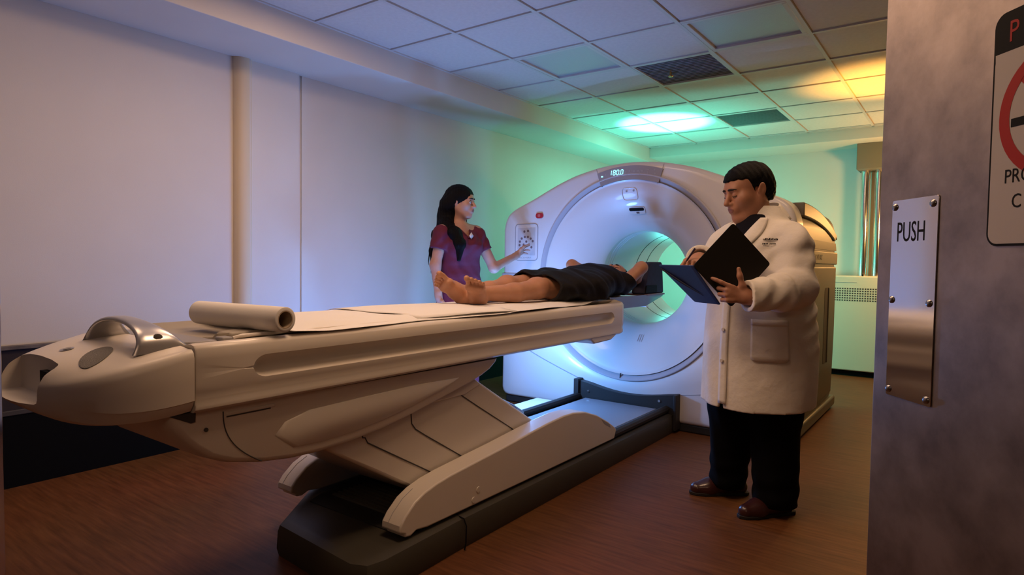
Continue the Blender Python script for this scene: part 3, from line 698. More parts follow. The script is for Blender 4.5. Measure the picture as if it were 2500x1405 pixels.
MB().tube([(-2.345,2.35,.155),(-2.345,4.10,.155)],.026,10).obj('base_rail', M['dpl'], tab)
MB().box(-2.62,-2.42,2.45,3.95,.10,.128).obj('cable_duct_lid', M['white'], tab, bevel=.01)
MB().box(-2.62,-2.42,2.45,3.95,.0,.10).obj('cable_duct', M['dpl'], tab)
nose_btn = MB().lathe([(0,.004),(.03,.004),(.032,0)],(-2.50,3.25,.128),'z',20).obj('duct_cap', M['seamg'], tab)
# dark docking bracket between table base and gantry
arc = [(-.36,.275)]+[(-.33+.72*t,.275-.055*math.sin(math.pi*min(1,t*1.0))**1*.9-.012*t) for t in [k/12 for k in range(1,12)]]+[(.405,.262)]
br = [(GX+x,z) for x,z in [(-.36,.02)]+arc+[(.405,.02)]]
bk = MB().prism(br,GY-.05,GY+.03,'y').obj('dock_bracket', M['dpl'], tab, smooth=False, bevel=.003)
for x0,x1,zt in ((-.385,-.345,.285),(.395,.415,.262)): MB().box(GX+x0,GX+x1,GY-.075,GY+.03,.02,zt).obj('bracket_cheek', M['dpl'], bk, bevel=.004)
for x,z in ((-.27,.20),(.285,.205)): MB().lathe([(0,-.056),(.009,-.056),(.011,-.05)],(GX+x,GY,z),'y',14).obj('bracket_bolt', M['chrome'], bk)

# ---------------------------------------------------------------- paper roll and paper sheet on the table
rl = empty('paper_roll',(-1.93,1.13,.95),label='white roll of exam paper lying across the near end of the table',cat='paper roll')
A = Vector((-2.095,1.095,.966)); B = Vector((-1.668,1.135,.966))
def ringpts(c, d, r_, n=40):
    d = d.normalized(); u = d.orthogonal().normalized(); v = d.cross(u); return [c+(u*math.cos(2*math.pi*k/n)+v*math.sin(2*math.pi*k/n))*r_ for k in range(n)]
D = B-A
rings = [ringpts(A+D*.0,D,.027),ringpts(A,D,.036),ringpts(A+D*.004,D,.0385),ringpts(B-D*.004,D,.0385),ringpts(B,D,.037),ringpts(B,D,.028)]
MB().loft(rings,cap=False).obj('paper_winding', M['paper'], rl, angle=50)
MB().loft([ringpts(A,D,.028),ringpts(A,D,.0245),ringpts(B,D,.0245),ringpts(B,D,.028)],cap=False).obj('core', M['card'], rl)
def sheet():
    nx,ny = 40,150; rng = np.random.default_rng(3)
    ys = np.linspace(1.165,3.74,ny); vs = []; fs = []
    for j,y in enumerate(ys):
        xr = -1.672-.022*max(0,math.sin(y*4.1+.6))**2-.05*max(0,min(1,(y-2.35)/.1))*(.35+.3*math.sin(y*7.0))-.12*max(0,min(1,(y-3.0)/.5))
        xl = -2.285+.01*math.sin(y*5)
        for i in range(nx):
            t = i/(nx-1); x = xl+(xr-xl)*t
            e = abs(x-TX); z = .934 if e < .215 else .934-.0145*min(1,(e-.215)/.085)
            z += (.0035*math.sin(y*9+x*6)*math.sin(x*14+y*2.2)+.0025*math.sin(y*21-x*9)*(t>.7))*(1 if e < .25 else max(.15,1-(e-.25)/.06))
            if t > .85 and y > 2.3: z += .006*(t-.85)/.15*max(0,math.sin(y*5.2+1))
            if y < 1.30: z = z+ (.0 if y > 1.30 else .008*(1.30-y)/.13)
            if y > 3.5: z = max(.915,z-.02*(y-3.5)/.2) + (.06*((y-3.62)/.12)**2 if y > 3.62 else 0)
            vs.append((x,y,z))
    for j in range(ny-1):
        for i in range(nx-1): a = j*nx+i; fs.append((a,a+1,a+nx+1,a+nx))
    o = MB().add(vs,fs).obj('paper_sheet', M['paper'], None, angle=180)
    s = o.modifiers.new('solid','SOLIDIFY'); s.thickness = .0012
    return o
tag(sheet(),'crinkled white exam paper spread along the table under the patient','paper sheet')
# second loose flap of paper near the feet
def flap(y0,y1,x0,x1,lift):
    nx,ny = 14,14; vs = []; fs = []
    for j in range(ny):
        for i in range(nx):
            u,v = i/(nx-1),j/(ny-1); xx = x0+(x1-x0)*u+.04*v; e = abs(xx-TX); vs.append((xx, y0+(y1-y0)*v, (.9385 if e < .215 else .9385-.0145*min(1,(e-.215)/.085))+lift*(math.sin(math.pi*v*.9)**2)*(.3+.7*u)+.0015*math.sin(u*9+v*5)))
    for j in range(ny-1):
        for i in range(nx-1): a = j*nx+i; fs.append((a,a+1,a+nx+1,a+nx))
    o = MB().add(vs,fs).obj('paper_flap', M['paper'], None, angle=180); o.modifiers.new('solid','SOLIDIFY').thickness = .001; return o
tag(flap(1.75,2.36,-2.27,-1.72,.008),'second layer of exam paper ending under the patient\'s feet','paper sheet')

# ================================================================ signed-distance modelling for bodies and cloth
class SDF:
    def __init__(s, lo, hi, h):
        s.lo = np.array(lo,np.float32); s.h = h
        s.n = np.ceil((np.array(hi)-np.array(lo))/h).astype(int)+1
        s.F = np.full(s.n, 1.0, np.float32)
        s.ax = [s.lo[i]+h*np.arange(s.n[i],dtype=np.float32) for i in range(3)]
    def sl(s, lo, hi):
        a = np.clip(np.floor((np.array(lo)-s.lo)/s.h).astype(int),0,s.n); b = np.clip(np.ceil((np.array(hi)-s.lo)/s.h).astype(int)+1,0,s.n)
        return tuple(slice(int(a[i]),int(b[i])) for i in range(3))
    def pts(s, q): return s.ax[0][q[0]][:,None,None], s.ax[1][q[1]][None,:,None], s.ax[2][q[2]][None,None,:]
    def op(s, fn, lo, hi, k=0., mode='u'):
        q = s.sl(lo,hi)
        if any(x.stop<=x.start for x in q): return s
        X,Y,Z = s.pts(q); d = fn(X,Y,Z).astype(np.float32); a = s.F[q]
        if mode == 'u':
            if k > 0: hh = np.maximum(k-np.abs(a-d),0)/k; s.F[q] = np.minimum(a,d)-hh*hh*k*.25
            else: s.F[q] = np.minimum(a,d)
        else:
            d = -d if mode == 's' else d
            if k > 0: hh = np.maximum(k-np.abs(a-d),0)/k; s.F[q] = np.maximum(a,d)+hh*hh*k*.25
            else: s.F[q] = np.maximum(a,d)
        return s
    def cone(s, a, b, r1, r2=None, k=.02, flat=None, mode='u'):
        a = np.array(a,float); b = np.array(b,float); r2 = r1 if r2 is None else r2
        ba = b-a; L2 = float(ba@ba)+1e-12; w_ = 1.
        if flat is not None:
            n = np.array(flat[0],float); n /= np.linalg.norm(n); w_ = flat[1]
        def fn(X,Y,Z):
            px,py,pz = X-a[0],Y-a[1],Z-a[2]
            t = np.clip((px*ba[0]+py*ba[1]+pz*ba[2])/L2,0,1)
            qx,qy,qz = px-t*ba[0],py-t*ba[1],pz-t*ba[2]
            if flat is not None:
                c = (qx*n[0]+qy*n[1]+qz*n[2])*(1/w_-1); qx,qy,qz = qx+c*n[0],qy+c*n[1],qz+c*n[2]
            return np.sqrt(qx*qx+qy*qy+qz*qz)-(r1+(r2-r1)*t)
        m = max(r1,r2)*max(1,w_)+k+2*s.h
        return s.op(fn, np.minimum(a,b)-m, np.maximum(a,b)+m, k, mode)
    def chain(s, P, r_, k=.02, flat=None):
        for i in range(len(P)-1): s.cone(P[i],P[i+1],r_[i],r_[i+1],k,flat)
        return s
    def ell(s, c, r_, k=.02, rot=None, mode='u'):
        c = np.array(c,float); r_ = np.array(r_,float); Rm = np.eye(3) if rot is None else np.array(rot)   # columns = local axes
        def fn(X,Y,Z):
            px,py,pz = X-c[0],Y-c[1],Z-c[2]
            u = [(px*Rm[0,i]+py*Rm[1,i]+pz*Rm[2,i]) for i in range(3)]
            k0 = np.sqrt(sum((u[i]/r_[i])**2 for i in range(3))); k1 = np.sqrt(sum((u[i]/r_[i]**2)**2 for i in range(3)))+1e-9
            return k0*(k0-1)/k1
        m = r_.max()+k+2*s.h
        return s.op(fn, c-m, c+m, k, mode)
    def ztube(s, tab, k=.02, cap=True, mode='u', axis=2, lo=None, hi=None, pw=2.0):
        # tab rows: (z, cx, cy, a, b); elliptical sections stacked along an axis
        T = np.array(tab,float); z0,z1 = T[0,0],T[-1,0]
        i0,i1 = [(1,2),(0,2),(0,1)][axis]
        def fn(X,Y,Z):
            P = (X,Y,Z); z = P[axis]; zc = np.clip(z,z0,z1)
            cx,cy,a,b = (np.interp(zc,T[:,0],T[:,j]).astype(np.float32) for j in (1,2,3,4))
            u = np.abs((P[i0]-cx)/a); v = np.abs((P[i1]-cy)/b)
            if pw == 2.0: rr = np.sqrt(u*u+v*v)
            else: rr = (u**pw+v**pw)**(1/pw)
            d = (rr-1)*np.minimum(a,b)
            if cap: d = np.maximum(d,np.maximum(z0-z,z-z1))
            return d
        mm = max(T[:,3].max(),T[:,4].max())+k+3*s.h
        L_ = [0,0,0]; H_ = [0,0,0]
        L_[axis] = z0-k-3*s.h; H_[axis] = z1+k+3*s.h
        L_[i0] = T[:,1].min()-mm; H_[i0] = T[:,1].max()+mm; L_[i1] = T[:,2].min()-mm; H_[i1] = T[:,2].max()+mm
        return s.op(fn, L_, H_, k, mode)
    def cut(s, p, n, lo=None, hi=None):   # remove the side the normal points to
        p = np.array(p,float); n = np.array(n,float); n /= np.linalg.norm(n)
        lo = s.lo if lo is None else lo; hi = s.lo+s.h*s.n if hi is None else hi
        return s.op(lambda X,Y,Z:(X-p[0])*n[0]+(Y-p[1])*n[1]+(Z-p[2])*n[2]+0*(X+Y+Z), lo, hi, 0, 'i')
    def wrinkle(s, fn):
        X,Y,Z = s.pts((slice(None),)*3)
        near = np.abs(s.F) < .05
        s.F = np.where(near, s.F+fn(X,Y,Z).astype(np.float32), s.F); return s
    def shell(s, t): s.F = np.maximum(s.F, -(s.F+t)); return s
    def mesh(s, name, smooth=1):
        F = s.F; ins = F < 0; n = np.array(F.shape)
        c = np.zeros(n-1,np.int8)
        for dx in (0,1):
            for dy in (0,1):
                for dz in (0,1): c += ins[dx:n[0]-1+dx,dy:n[1]-1+dy,dz:n[2]-1+dz]
        act = (c>0)&(c<8); ijk = np.argwhere(act); idx = -np.ones(act.shape,np.int64); idx[act] = np.arange(len(ijk))
        acc = np.zeros((len(ijk),3)); cnt = np.zeros(len(ijk))
        cor = [(a,b,d) for a in (0,1) for b in (0,1) for d in (0,1)]
        for p in range(8):
            for q in range(p+1,8):
                A_,B_ = np.array(cor[p]),np.array(cor[q])
                if np.abs(A_-B_).sum() != 1: continue
                fa = F[tuple((ijk+A_).T)]; fb = F[tuple((ijk+B_).T)]; m_ = (fa<0)!=(fb<0)
                t = np.where(m_, fa/(fa-fb+1e-20), 0)
                acc += np.where(m_[:,None], A_+(B_-A_)*t[:,None], 0); cnt += m_
        V = (ijk+acc/cnt[:,None])*s.h+s.lo
        Q = []
        for ax in range(3):
            o1,o2 = [(1,2),(2,0),(0,1)][ax]
            sa = [slice(None)]*3; sb = [slice(None)]*3; sa[ax] = slice(0,-1); sb[ax] = slice(1,None)
            i0 = ins[tuple(sa)]; i1 = ins[tuple(sb)]; e = np.argwhere(i0!=i1)
            e = e[(e[:,o1]>0)&(e[:,o2]>0)&(e[:,o1]<n[o1]-1)&(e[:,o2]<n[o2]-1)]
            u = np.zeros(3,int); u[o1] = 1; v = np.zeros(3,int); v[o2] = 1
            q = np.stack([idx[tuple((e-u-v).T)],idx[tuple((e-v).T)],idx[tuple(e.T)],idx[tuple((e-u).T)]],1)
            fl = ~i0[tuple(e.T)]
            q[fl] = q[fl][:,::-1]; Q.append(q)
        Q = np.concatenate(Q); Q = Q[(Q>=0).all(1)]
        for _ in range(smooth):   # light laplacian to remove grid stepping
            S = np.zeros_like(V); C_ = np.zeros(len(V))
            for a,b in ((0,1),(1,2),(2,3),(3,0)):
                np.add.at(S,Q[:,a],V[Q[:,b]]); np.add.at(C_,Q[:,a],1); np.add.at(S,Q[:,b],V[Q[:,a]]); np.add.at(C_,Q[:,b],1)
            V = V*.5+.5*S/np.maximum(C_,1)[:,None]
        me = bpy.data.meshes.new(name); me.vertices.add(len(V)); me.vertices.foreach_set('co',V.astype(np.float32).ravel())
        me.loops.add(len(Q)*4); me.loops.foreach_set('vertex_index',Q.astype(np.int32).ravel())
        me.polygons.add(len(Q)); me.polygons.foreach_set('loop_start',np.arange(0,len(Q)*4,4,dtype=np.int32)); 
        me.update(calc_edges=True); me.validate(); return me
    def obj(s, name, m, parent, smooth=1, region=None, loc=(0,0,0)):
        me = s.mesh(name, smooth); o = link(name, me, m, parent, angle=180, loc=loc)
        if region:
            mats,fn = region
            for q in mats: me.materials.append(q)
            c = np.zeros(len(me.polygons)*3,np.float32); me.polygons.foreach_get('center',c); ix = fn(c.reshape(-1,3)).astype(np.int32)
            me.polygons.foreach_set('material_index',ix); me.update()
        return o

def rotm(yaw=0, pitch=0, roll=0):   # columns fwd,left,up ; pitch>0 looks down
    m = Matrix.Rotation(R(yaw),3,'Z') @ Matrix.Rotation(R(pitch),3,'Y') @ Matrix.Rotation(R(roll),3,'X'); return np.array(m)
class Head:
    def __init__(s, c, rot, k=1.0, fat=0., fem=False): s.c = np.array(c,float); s.R = rot; s.k = k; s.fat = fat; s.fem = fem
    def p(s, x,y,z): return s.c+s.R@(np.array((x,y,z))*s.k)
    def inv(s, P): return ((P-s.c)@s.R)/s.k
    def build(s, f):
        k = s.k; p = s.p; Rm = s.R; w_ = .003*s.fat
        E = lambda c,r_,kk=.02,mode='u': f.ell(p(*c),np.array(r_)*k,kk*k,Rm,mode)
        E((-.018,0,.032),(.098,.076,.083)); E((.035,0,.035),(.055,.062,.055),.03)
        E((.028,0,-.045),(.062+w_,.056+w_*2.2,.068),.03)
        for y in (-1,1):
            f.cone(p(-.005,y*(.052+w_),-.045),p(.058,y*.022,-.098),(.020+w_)*k,.018*k,.03*k)
            E((.058,y*(.040+w_),-.022),(.030,.026+w_,.028),.03)
        E((.074,0,-.096),(.022+w_*.5,.022,.018+w_*.5),.025)
        if s.fat: E((.035,0,-.112),(.05,.05,.022),.03)
        f.cone(p(.083,-.034,.024),p(.083,.034,.024),.010*k,None,.022*k)
        for y in (-1,1): E((.103,y*.032,.006),(.017,.019,.0115),.012,'s')
        f.cone(p(.087,0,.018),p(.116,0,-.027),.0075*k,.0118*k,.012*k)
        for y in (-1,1): E((.100,y*.0125,-.031),(.010,.0075,.007),.008)
        E((.086,0,-.058),(.020,.028,.020),.02)
        E((.1005,0,-.0545),(.0085,.021,.0052),.005); E((.0985,0,-.0655),(.0085,.0185,.0062),.005)
        f.cone(p(.108,-.018,-.0597),p(.108,.018,-.0597),.0022*k,None,.004*k,None,'s')
        for y in (-1,1):
            E((.0800,y*.0315,.004),(.0138,.0155,.0125),.004)
            q = np.array(s.R)@rotm(0,-12,y*-8)
            f.ell(p(-.012,y*(.078+w_),-.004),np.array((.018,.008,.031))*k,.008*k,q); f.ell(p(-.008,y*(.088+w_),.0),np.array((.010,.006,.019))*k,.005*k,q,'s')
            f.cone(p(.006,y*(.077+w_),-.008),p(.006,y*(.079+w_),.0),.005*k,.004*k,.006*k)
        return f
    def region(s, extra=None):
        def fn(P):
            q = s.inv(P); lip = (q[:,0] > .088)&(np.abs(q[:,1])<.021)&(q[:,2]<-.0495)&(q[:,2]>-.0715)&(((q[:,1]/.0215)**2+((q[:,2]+.060)/.0112)**2)<1)
            ix = np.zeros(len(P),int); ix[lip] = 1; return ix
        return fn
    def details(s, parent, closed=False, body=None):
        k = s.k
        for y in (-1,1):
            if not closed:
                c = s.p(.0805,y*.0315,.004); d_ = s.R@np.array((1,y*.12,-.05)); d_ /= np.linalg.norm(d_)
                me = bpy.data.meshes.new('eye'); bm = bmesh.new(); bmesh.ops.create_uvsphere(bm,u_segments=16,v_segments=12,radius=.0128*k); bm.to_mesh(me); bm.free()
                o = link('eye', me, M['eyew'], parent, loc=tuple(c+s.R@np.array((.0028,0,-.002))*k)); me.materials.append(M['iris'])
                for pl in me.polygons:
                    if np.array(pl.center)@d_ > .0112*k: pl.material_index = 1
                z0 = .0115
                MB().tube([tuple(s.p(.0945-.0030*abs(t)-.004*t*t,y*.0315+.0155*t,.0125-.0075*t*t)) for t in np.linspace(-1,1,7)],.0016*k,6).obj('eyelash', M['brow'], parent, loc=(0,0,0))
            else:
                MB().tube([tuple(s.p(.0952-.003*abs(t)-.004*t*t,y*.0315+.0155*t,-.0015-.003*(1-t*t))) for t in np.linspace(-1,1,7)],.0016*k,6).obj('eyelash', M['brow'], parent, loc=(0,0,0))
            MB().tube([tuple(s.p(.1000-.003*t-.0135*t*t,y*(.012+.037*t),.027+.008*t-.012*t*t)) for t in np.linspace(0,1,8)],[.0034*k,.0050*k,.0054*k,.0052*k,.0048*k,.0042*k,.003*k,.0015*k],6).obj('eyebrow', M['brow'], parent, loc=(0,0,0))

def hand(f, w0, dirv, palm, side, L=.18, curl=(20,25,28,32), thumb=None, spread=6, r0=.0082, k=.007, cb=None):
    """hand from wrist w0 pointing along dirv; palm = palm normal; side = +1 if the thumb is on palm x dir side"""
    x = np.array(dirv,float); x /= np.linalg.norm(x); n = np.array(palm,float); n -= x*(n@x); n /= np.linalg.norm(n); t = np.cross(n,x)*side
    w0 = np.array(w0,float); s_ = L/.18
    W = lambda a,b,c: w0+(x*a+t*b+n*c)*s_
    f.cone(W(-.03,0,0),W(.012,0,0),.024*s_,.024*s_,.015,(t,1.25))
    f.cone(W(.015,.014,.0),W(.075,.022,.003),.0145*s_,.013*s_,.015); f.cone(W(.015,-.012,.0),W(.070,-.026,.003),.014*s_,.012*s_,.015)
    f.cone(W(.02,0,.0),W(.078,0,.002),.0145*s_,.013*s_,.015)
    base = [(.086,.030,.002),(.090,.010,.002),(.086,-.010,.002),(.078,-.029,.002)]; ln = [.072,.080,.074,.058]
    tips = []
    for i in range(4):
        c = curl[i]; c = c if isinstance(c,(tuple,list)) else (c,c*1.15,c*.8)
        sp = R(spread*(1.5-i)); dx = x*math.cos(sp)+t*math.sin(sp); ang = 0.; P = W(*base[i]); P0 = W(base[i][0]-.02,base[i][1]*.9,base[i][2])
        f.cone(P0,P,.0105*s_,.0095*s_,k)
        for j,fr in enumerate((.46,.30,.24)):
            ang += R(c[j]); d_ = dx*math.cos(ang)+n*math.sin(ang); Q_ = P+d_*ln[i]*fr*s_
            f.cone(P,Q_,(r0-.0007*j)*s_,(r0-.0007*(j+1))*s_,.004); P = Q_
        tips.append(P)
    tb = thumb or ((.040,.042,.010),(.068,.058,.020),(.092,.064,.028))
    pts = [W(.012,.016,.004)]+[W(*q) for q in tb]
    f.chain(pts,[.0145*s_,.0125*s_,.0105*s_,.0085*s_],.012)
    return tips, pts[-1]

# ================================================================ standing man in a white coat
doc = empty('person',(-.81,3.02,0),math.atan2(-.913,-.407),label='man in a long white coat standing beside the scanner, writing in a folder',cat='person')
cf = -.045
HD = Head((.0,-.045,1.497), rotm(-17,17,0), 1.08, fat=1.3)
b = SDF((-.42,-.42,-.01),(.56,.42,1.70),.0042)
HD.build(b)
b.cone((-.03,-.035,1.43),(-.055,-.02,1.30),.068,.075,.03)
b.ztube([(.80,cf,0,.13,.17),(.95,cf,0,.15,.18),(1.15,cf,0,.13,.19),(1.28,cf-.01,0,.10,.17),(1.34,cf-.01,0,.06,.10)],.04)
for y in (-1,1): b.chain([(-.05,y*.09,.86),(-.045,y*.105,.48),(-.08,.085 if y > 0 else -.175,.10)],[.09,.065,.045],.04)
LS,LEb,LW = (-.03,.18,1.285),(.025,.258,1.065),(.285,.205,1.018)
RS_,REb,RW = (-.04,-.20,1.285),(.05,-.275,1.075),(.275,-.075,1.178)
b.chain([LS,LEb,LW],[.036,.032,.028],.03); b.chain([RS_,REb,RW],[.036,.032,.028],.03)
tl = hand(b, LW, (.83,-.48,.20), (-.5,-.866,0), 1, .182, curl=((10,12,10),(48,70,40),(56,75,40),(60,78,40)), thumb=((.034,.042,-.004),(.054,.078,-.006),(.064,.106,-.002)), spread=9, r0=.0098)
tr = hand(b, RW, (.80,.30,-.12), (.15,-.10,-.98), 1, .175, curl=((38,45,22),(45,52,28),(52,58,32),(58,62,36)), thumb=((.040,.038,.018),(.066,.040,.030),(.086,.030,.040)), spread=4)
body = b.obj('body', M['skin1'], doc, 1, ([M['lips']], HD.region()))
HD.details(doc, closed=True)
# hair: short, black
hr = SDF(HD.c-.20,HD.c+.20,.004)
E_ = lambda c,r_,k=.02: hr.ell(HD.p(*c),np.array(r_)*HD.k,k,HD.R)
E_((-.018,0,.034),(.105,.083,.090)); E_((.028,0,.056),(.062,.064,.052),.03); E_((-.055,0,-.01),(.060,.070,.075),.03)
def hl(X,Y,Z):
    P = np.stack(np.broadcast_arrays(X,Y,Z),-1); q = HD.inv(P)
    x,y,z = q[...,0],q[...,1],q[...,2]; ay = np.abs(y)
    front = .066-.004*np.cos(y*60)+.10*np.maximum(0,ay-.045)*0
    side = np.where(x > .035, .060-(x-.035)*.0, np.where(x > .012, -.012+(x-.012)*3.1, np.where(x > -.03, .012, -.062)))
    lim = np.where((x > .035), .058, side)
    lim = np.where((x > .055)&(ay < .055), .062, lim)
    return (lim-z)*HD.k
hr.op(hl, hr.lo, hr.lo+hr.h*hr.n, .006, 'i')
hr.wrinkle(lambda X,Y,Z: .0022*np.sin(X*190+Y*60)*np.sin(Z*140+Y*170))
ho = hr.obj('hair', M['hair'], doc, 1); ho['label'] = 'short black hair'
# shirt seen in the collar opening
sh = SDF((-.25,-.26,1.05),(.22,.26,1.46),.006)
sh.ztube([(1.08,cf,0,.185,.215),(1.2,cf,0,.165,.20),(1.28,cf,0,.135,.17),(1.34,cf+.005,-.01,.105,.12),(1.385,cf+.005,-.02,.083,.085)],.02)
sh.obj('shirt', M['shirt'], doc, 1)
# coat
CT = [(.40,cf,0,.232,.262),(.50,cf,0,.232,.262),(.62,cf-.006,0,.236,.266),(.78,cf-.008,0,.236,.262),(.92,cf-.004,0,.226,.250),(1.05,cf,0,.212,.240),(1.18,cf+.002,0,.180,.222),(1.27,cf+.0,0,.145,.200),(1.33,cf-.008,-.005,.112,.150),(1.375,cf-.02,-.01,.092,.115),(1.42,cf-.02,-.02,.082,.088)]
ct = SDF((-.36,-.42,.42),(.40,.42,1.46),.0052)
ct.ztube(CT,.02,cap=False)
ct.cut((0,0,1.425),(0,0,1))
ct.chain([(-.035,.15,1.285),(-.020,.190,1.24),(.02,.252,1.065)],[.068,.073,.072],.035)
ct.chain([(.02,.255,1.065),(.13,.248,1.04),(.310,.196,1.020)],[.074,.070,.061],.03,((-.2,0,1),1.08))
ct.chain([(-.04,-.155,1.285),(-.035,-.20,1.24),(.05,-.265,1.08)],[.072,.077,.072],.05)
ct.chain([(.05,-.265,1.08),(.26,-.085,1.175),(.30,-.065,1.185)],[.074,.058,.054],.03)
tt = np.array(CT)
def folds(X,Y,Z):
    w_ = .0042*np.sin(Y*38+Z*9+X*14)*np.sin(X*26-Z*4)*np.clip((1.0-Z)/.4,0,1)
    e = np.sqrt((X-.02)**2+(Y-.235)**2+(Z-1.08)**2); w_ = w_+.008*np.sin(e*95+X*18)*np.exp(-(e/.16)**2)
    e2 = np.sqrt((X-.20)**2+(Y-.23)**2+(Z-1.02)**2); w_ = w_+.006*np.sin(X*80+Z*45)*np.exp(-(e2/.10)**2)
    e3 = np.sqrt((X-.0)**2+(Y-.17)**2+(Z-1.24)**2); w_ = w_+.006*np.sin((X*.75+Z*.6-Y*.3)*70)*np.exp(-(e3/.13)**2)
    e4 = np.sqrt((X+.12)**2+(Y-.2)**2+(Z-.99)**2); w_ = w_+.006*np.sin(Z*75+X*25)*np.exp(-(e4/.13)**2)
    return w_
ct.wrinkle(folds)
ct.shell(.020)
ct.cut((0,0,.512),(-.06,0,-1),(-.4,-.45,.3),(.45,.45,.7))
ct.cut((.288,.203,1.020),(.94,-.32,-.03),(.215,0.10,.90),(.46,.34,1.13)); ct.cut((.270,-.080,1.178),(.88,.42,.10),(.20,-.22,1.08),(.42,.06,1.28))
def vneck(X,Y,Z): return np.maximum(np.abs(Y+.01)-(Z-1.205)*.42, .02-X+0*Z)
ct.op(vneck,(.0,-.14,1.19),(.3,.14,1.46),.006,'s')
def slit(X,Y,Z): return np.maximum(np.abs(Y+.012)-(.012-(Z-.52)*.085), .05-X+0*Z)
ct.op(slit,(.05,-.05,.42),(.3,.04,.66),.003,'s')
co_ = ct.obj('lab_coat', M['coat'], doc, 1); co_['label'] = 'long white cotton coat'
def cfront(l, z, off=0.):
    c = np.interp(z,tt[:,0],tt[:,1]); a = np.interp(z,tt[:,0],tt[:,3]); bb = np.interp(z,tt[:,0],tt[:,4]); q = min(.999,abs(l)/bb)
    return c+a*math.sqrt(1-q*q)+off
def cpt(ang, z, off=0.):      # point on the coat at polar angle (0 = front, + = left)
    c = np.interp(z,tt[:,0],tt[:,1]); a = np.interp(z,tt[:,0],tt[:,3]); bb = np.interp(z,tt[:,0],tt[:,4]); cy = np.interp(z,tt[:,0],tt[:,2])
    x,y = math.cos(R(ang)),math.sin(R(ang)); nv = np.array((x/a,y/bb)); nv /= np.linalg.norm(nv)
    return (c+a*x+nv[0]*off, cy+bb*y+nv[1]*off, z)
def patch(name, fn, nu, nv, m, parent, th=.004):
    vs = [tuple(fn(i/(nu-1),j/(nv-1))) for j in range(nv) for i in range(nu)]
    fs = [(j*nu+i,j*nu+i+1,(j+1)*nu+i+1,(j+1)*nu+i) for j in range(nv-1) for i in range(nu-1)]
    me = bpy.data.meshes.new(name); me.from_pydata(vs,[],fs); me.update()
    o = link(name, me, m, parent, angle=60, loc=(0,0,0)); s_ = o.modifiers.new('solid','SOLIDIFY'); s_.thickness = th; s_.offset = 0; return o
pk = patch('pocket', lambda u,v: cpt(28+36*u, .915-.17*v-(.012*(1-(2*u-1)**8) if v > .95 else 0), .0045+.004*math.sin(3*u)*(1-v)), 16, 14, M['coat'], co_, .004)
patch('pocket_hem', lambda u,v: cpt(28+36*u, .917-.026*v, .0075+.004*math.sin(3*u)), 16, 3, M['coat'], co_, .003)
patch('chest_placket', lambda u,v: cpt(-4+9*u, 1.19-.665*v, .006), 4, 40, M['coat'], co_, .004)
for z in (1.14,1.00,.86,.72):
    p_ = cpt(0,z,.012); MB().lathe([(0,.004),(.008,.004),(.0095,.001),(.0095,0)],p_,'x',14).obj('coat_button', M['button'], co_, loc=(0,0,0))
# lapels and collar
for s_ in (1,-1):
    def lap(u,v,s_=s_):
        z = 1.365-.175*v; inn = max(.004,(z-1.205)*.42)-.004; out = inn+.012+.062*math.sin(min(1,v*1.25+.12)*math.pi*.62)*(1-v**5)
        l = inn+(out-inn)*u; x = cfront(l,z,.010+.006*math.sin(math.pi*u)); return (x, -.01+s_*l, z)
    patch('lapel', lap, 8, 16, M['coat'], co_, .005)
def collar(u,v):
    a = 62+(360-124)*u; bck = math.sin(math.pi*u)       # from left front round the back to right front
    r_ = .080+.050*v; x = -.05+(r_+.012)*math.cos(R(a))*1.0; y = -.025+r_*1.08*math.sin(R(a))
    z = 1.395+.055*bck-.012*(1-bck)-(.058+.012*bck)*v**1.3
    return (x,y,z)
patch('collar', collar, 34, 6, M['coat'], co_, .006)
# embroidered name on the chest: two short rows of dark stitches
for row,(z,w_,n) in enumerate(((1.262,.10,14),(1.243,.085,12))):
    rg_ = random.Random(row+4); x = 0.
    mb = MB()
    a = 33.
    while a < 33+w_*270:
        da = rg_.uniform(1.1,2.2); hgt = (.0085 if row == 0 else .006)*rg_.uniform(.75,1.2); sh_ = .9
        q = [cpt(a,z,.0105),cpt(a+da*.75,z+.0008,.0105),cpt(a+da*.75+sh_*.4,z+hgt,.0105),cpt(a+sh_*.4,z+hgt,.0105)]
        mb.add(q,[(0,1,2,3)]); a += da if rg_.random() > .12 else da*2
    mb.obj('embroidery', M['ink'], co_, smooth=False, loc=(0,0,0))
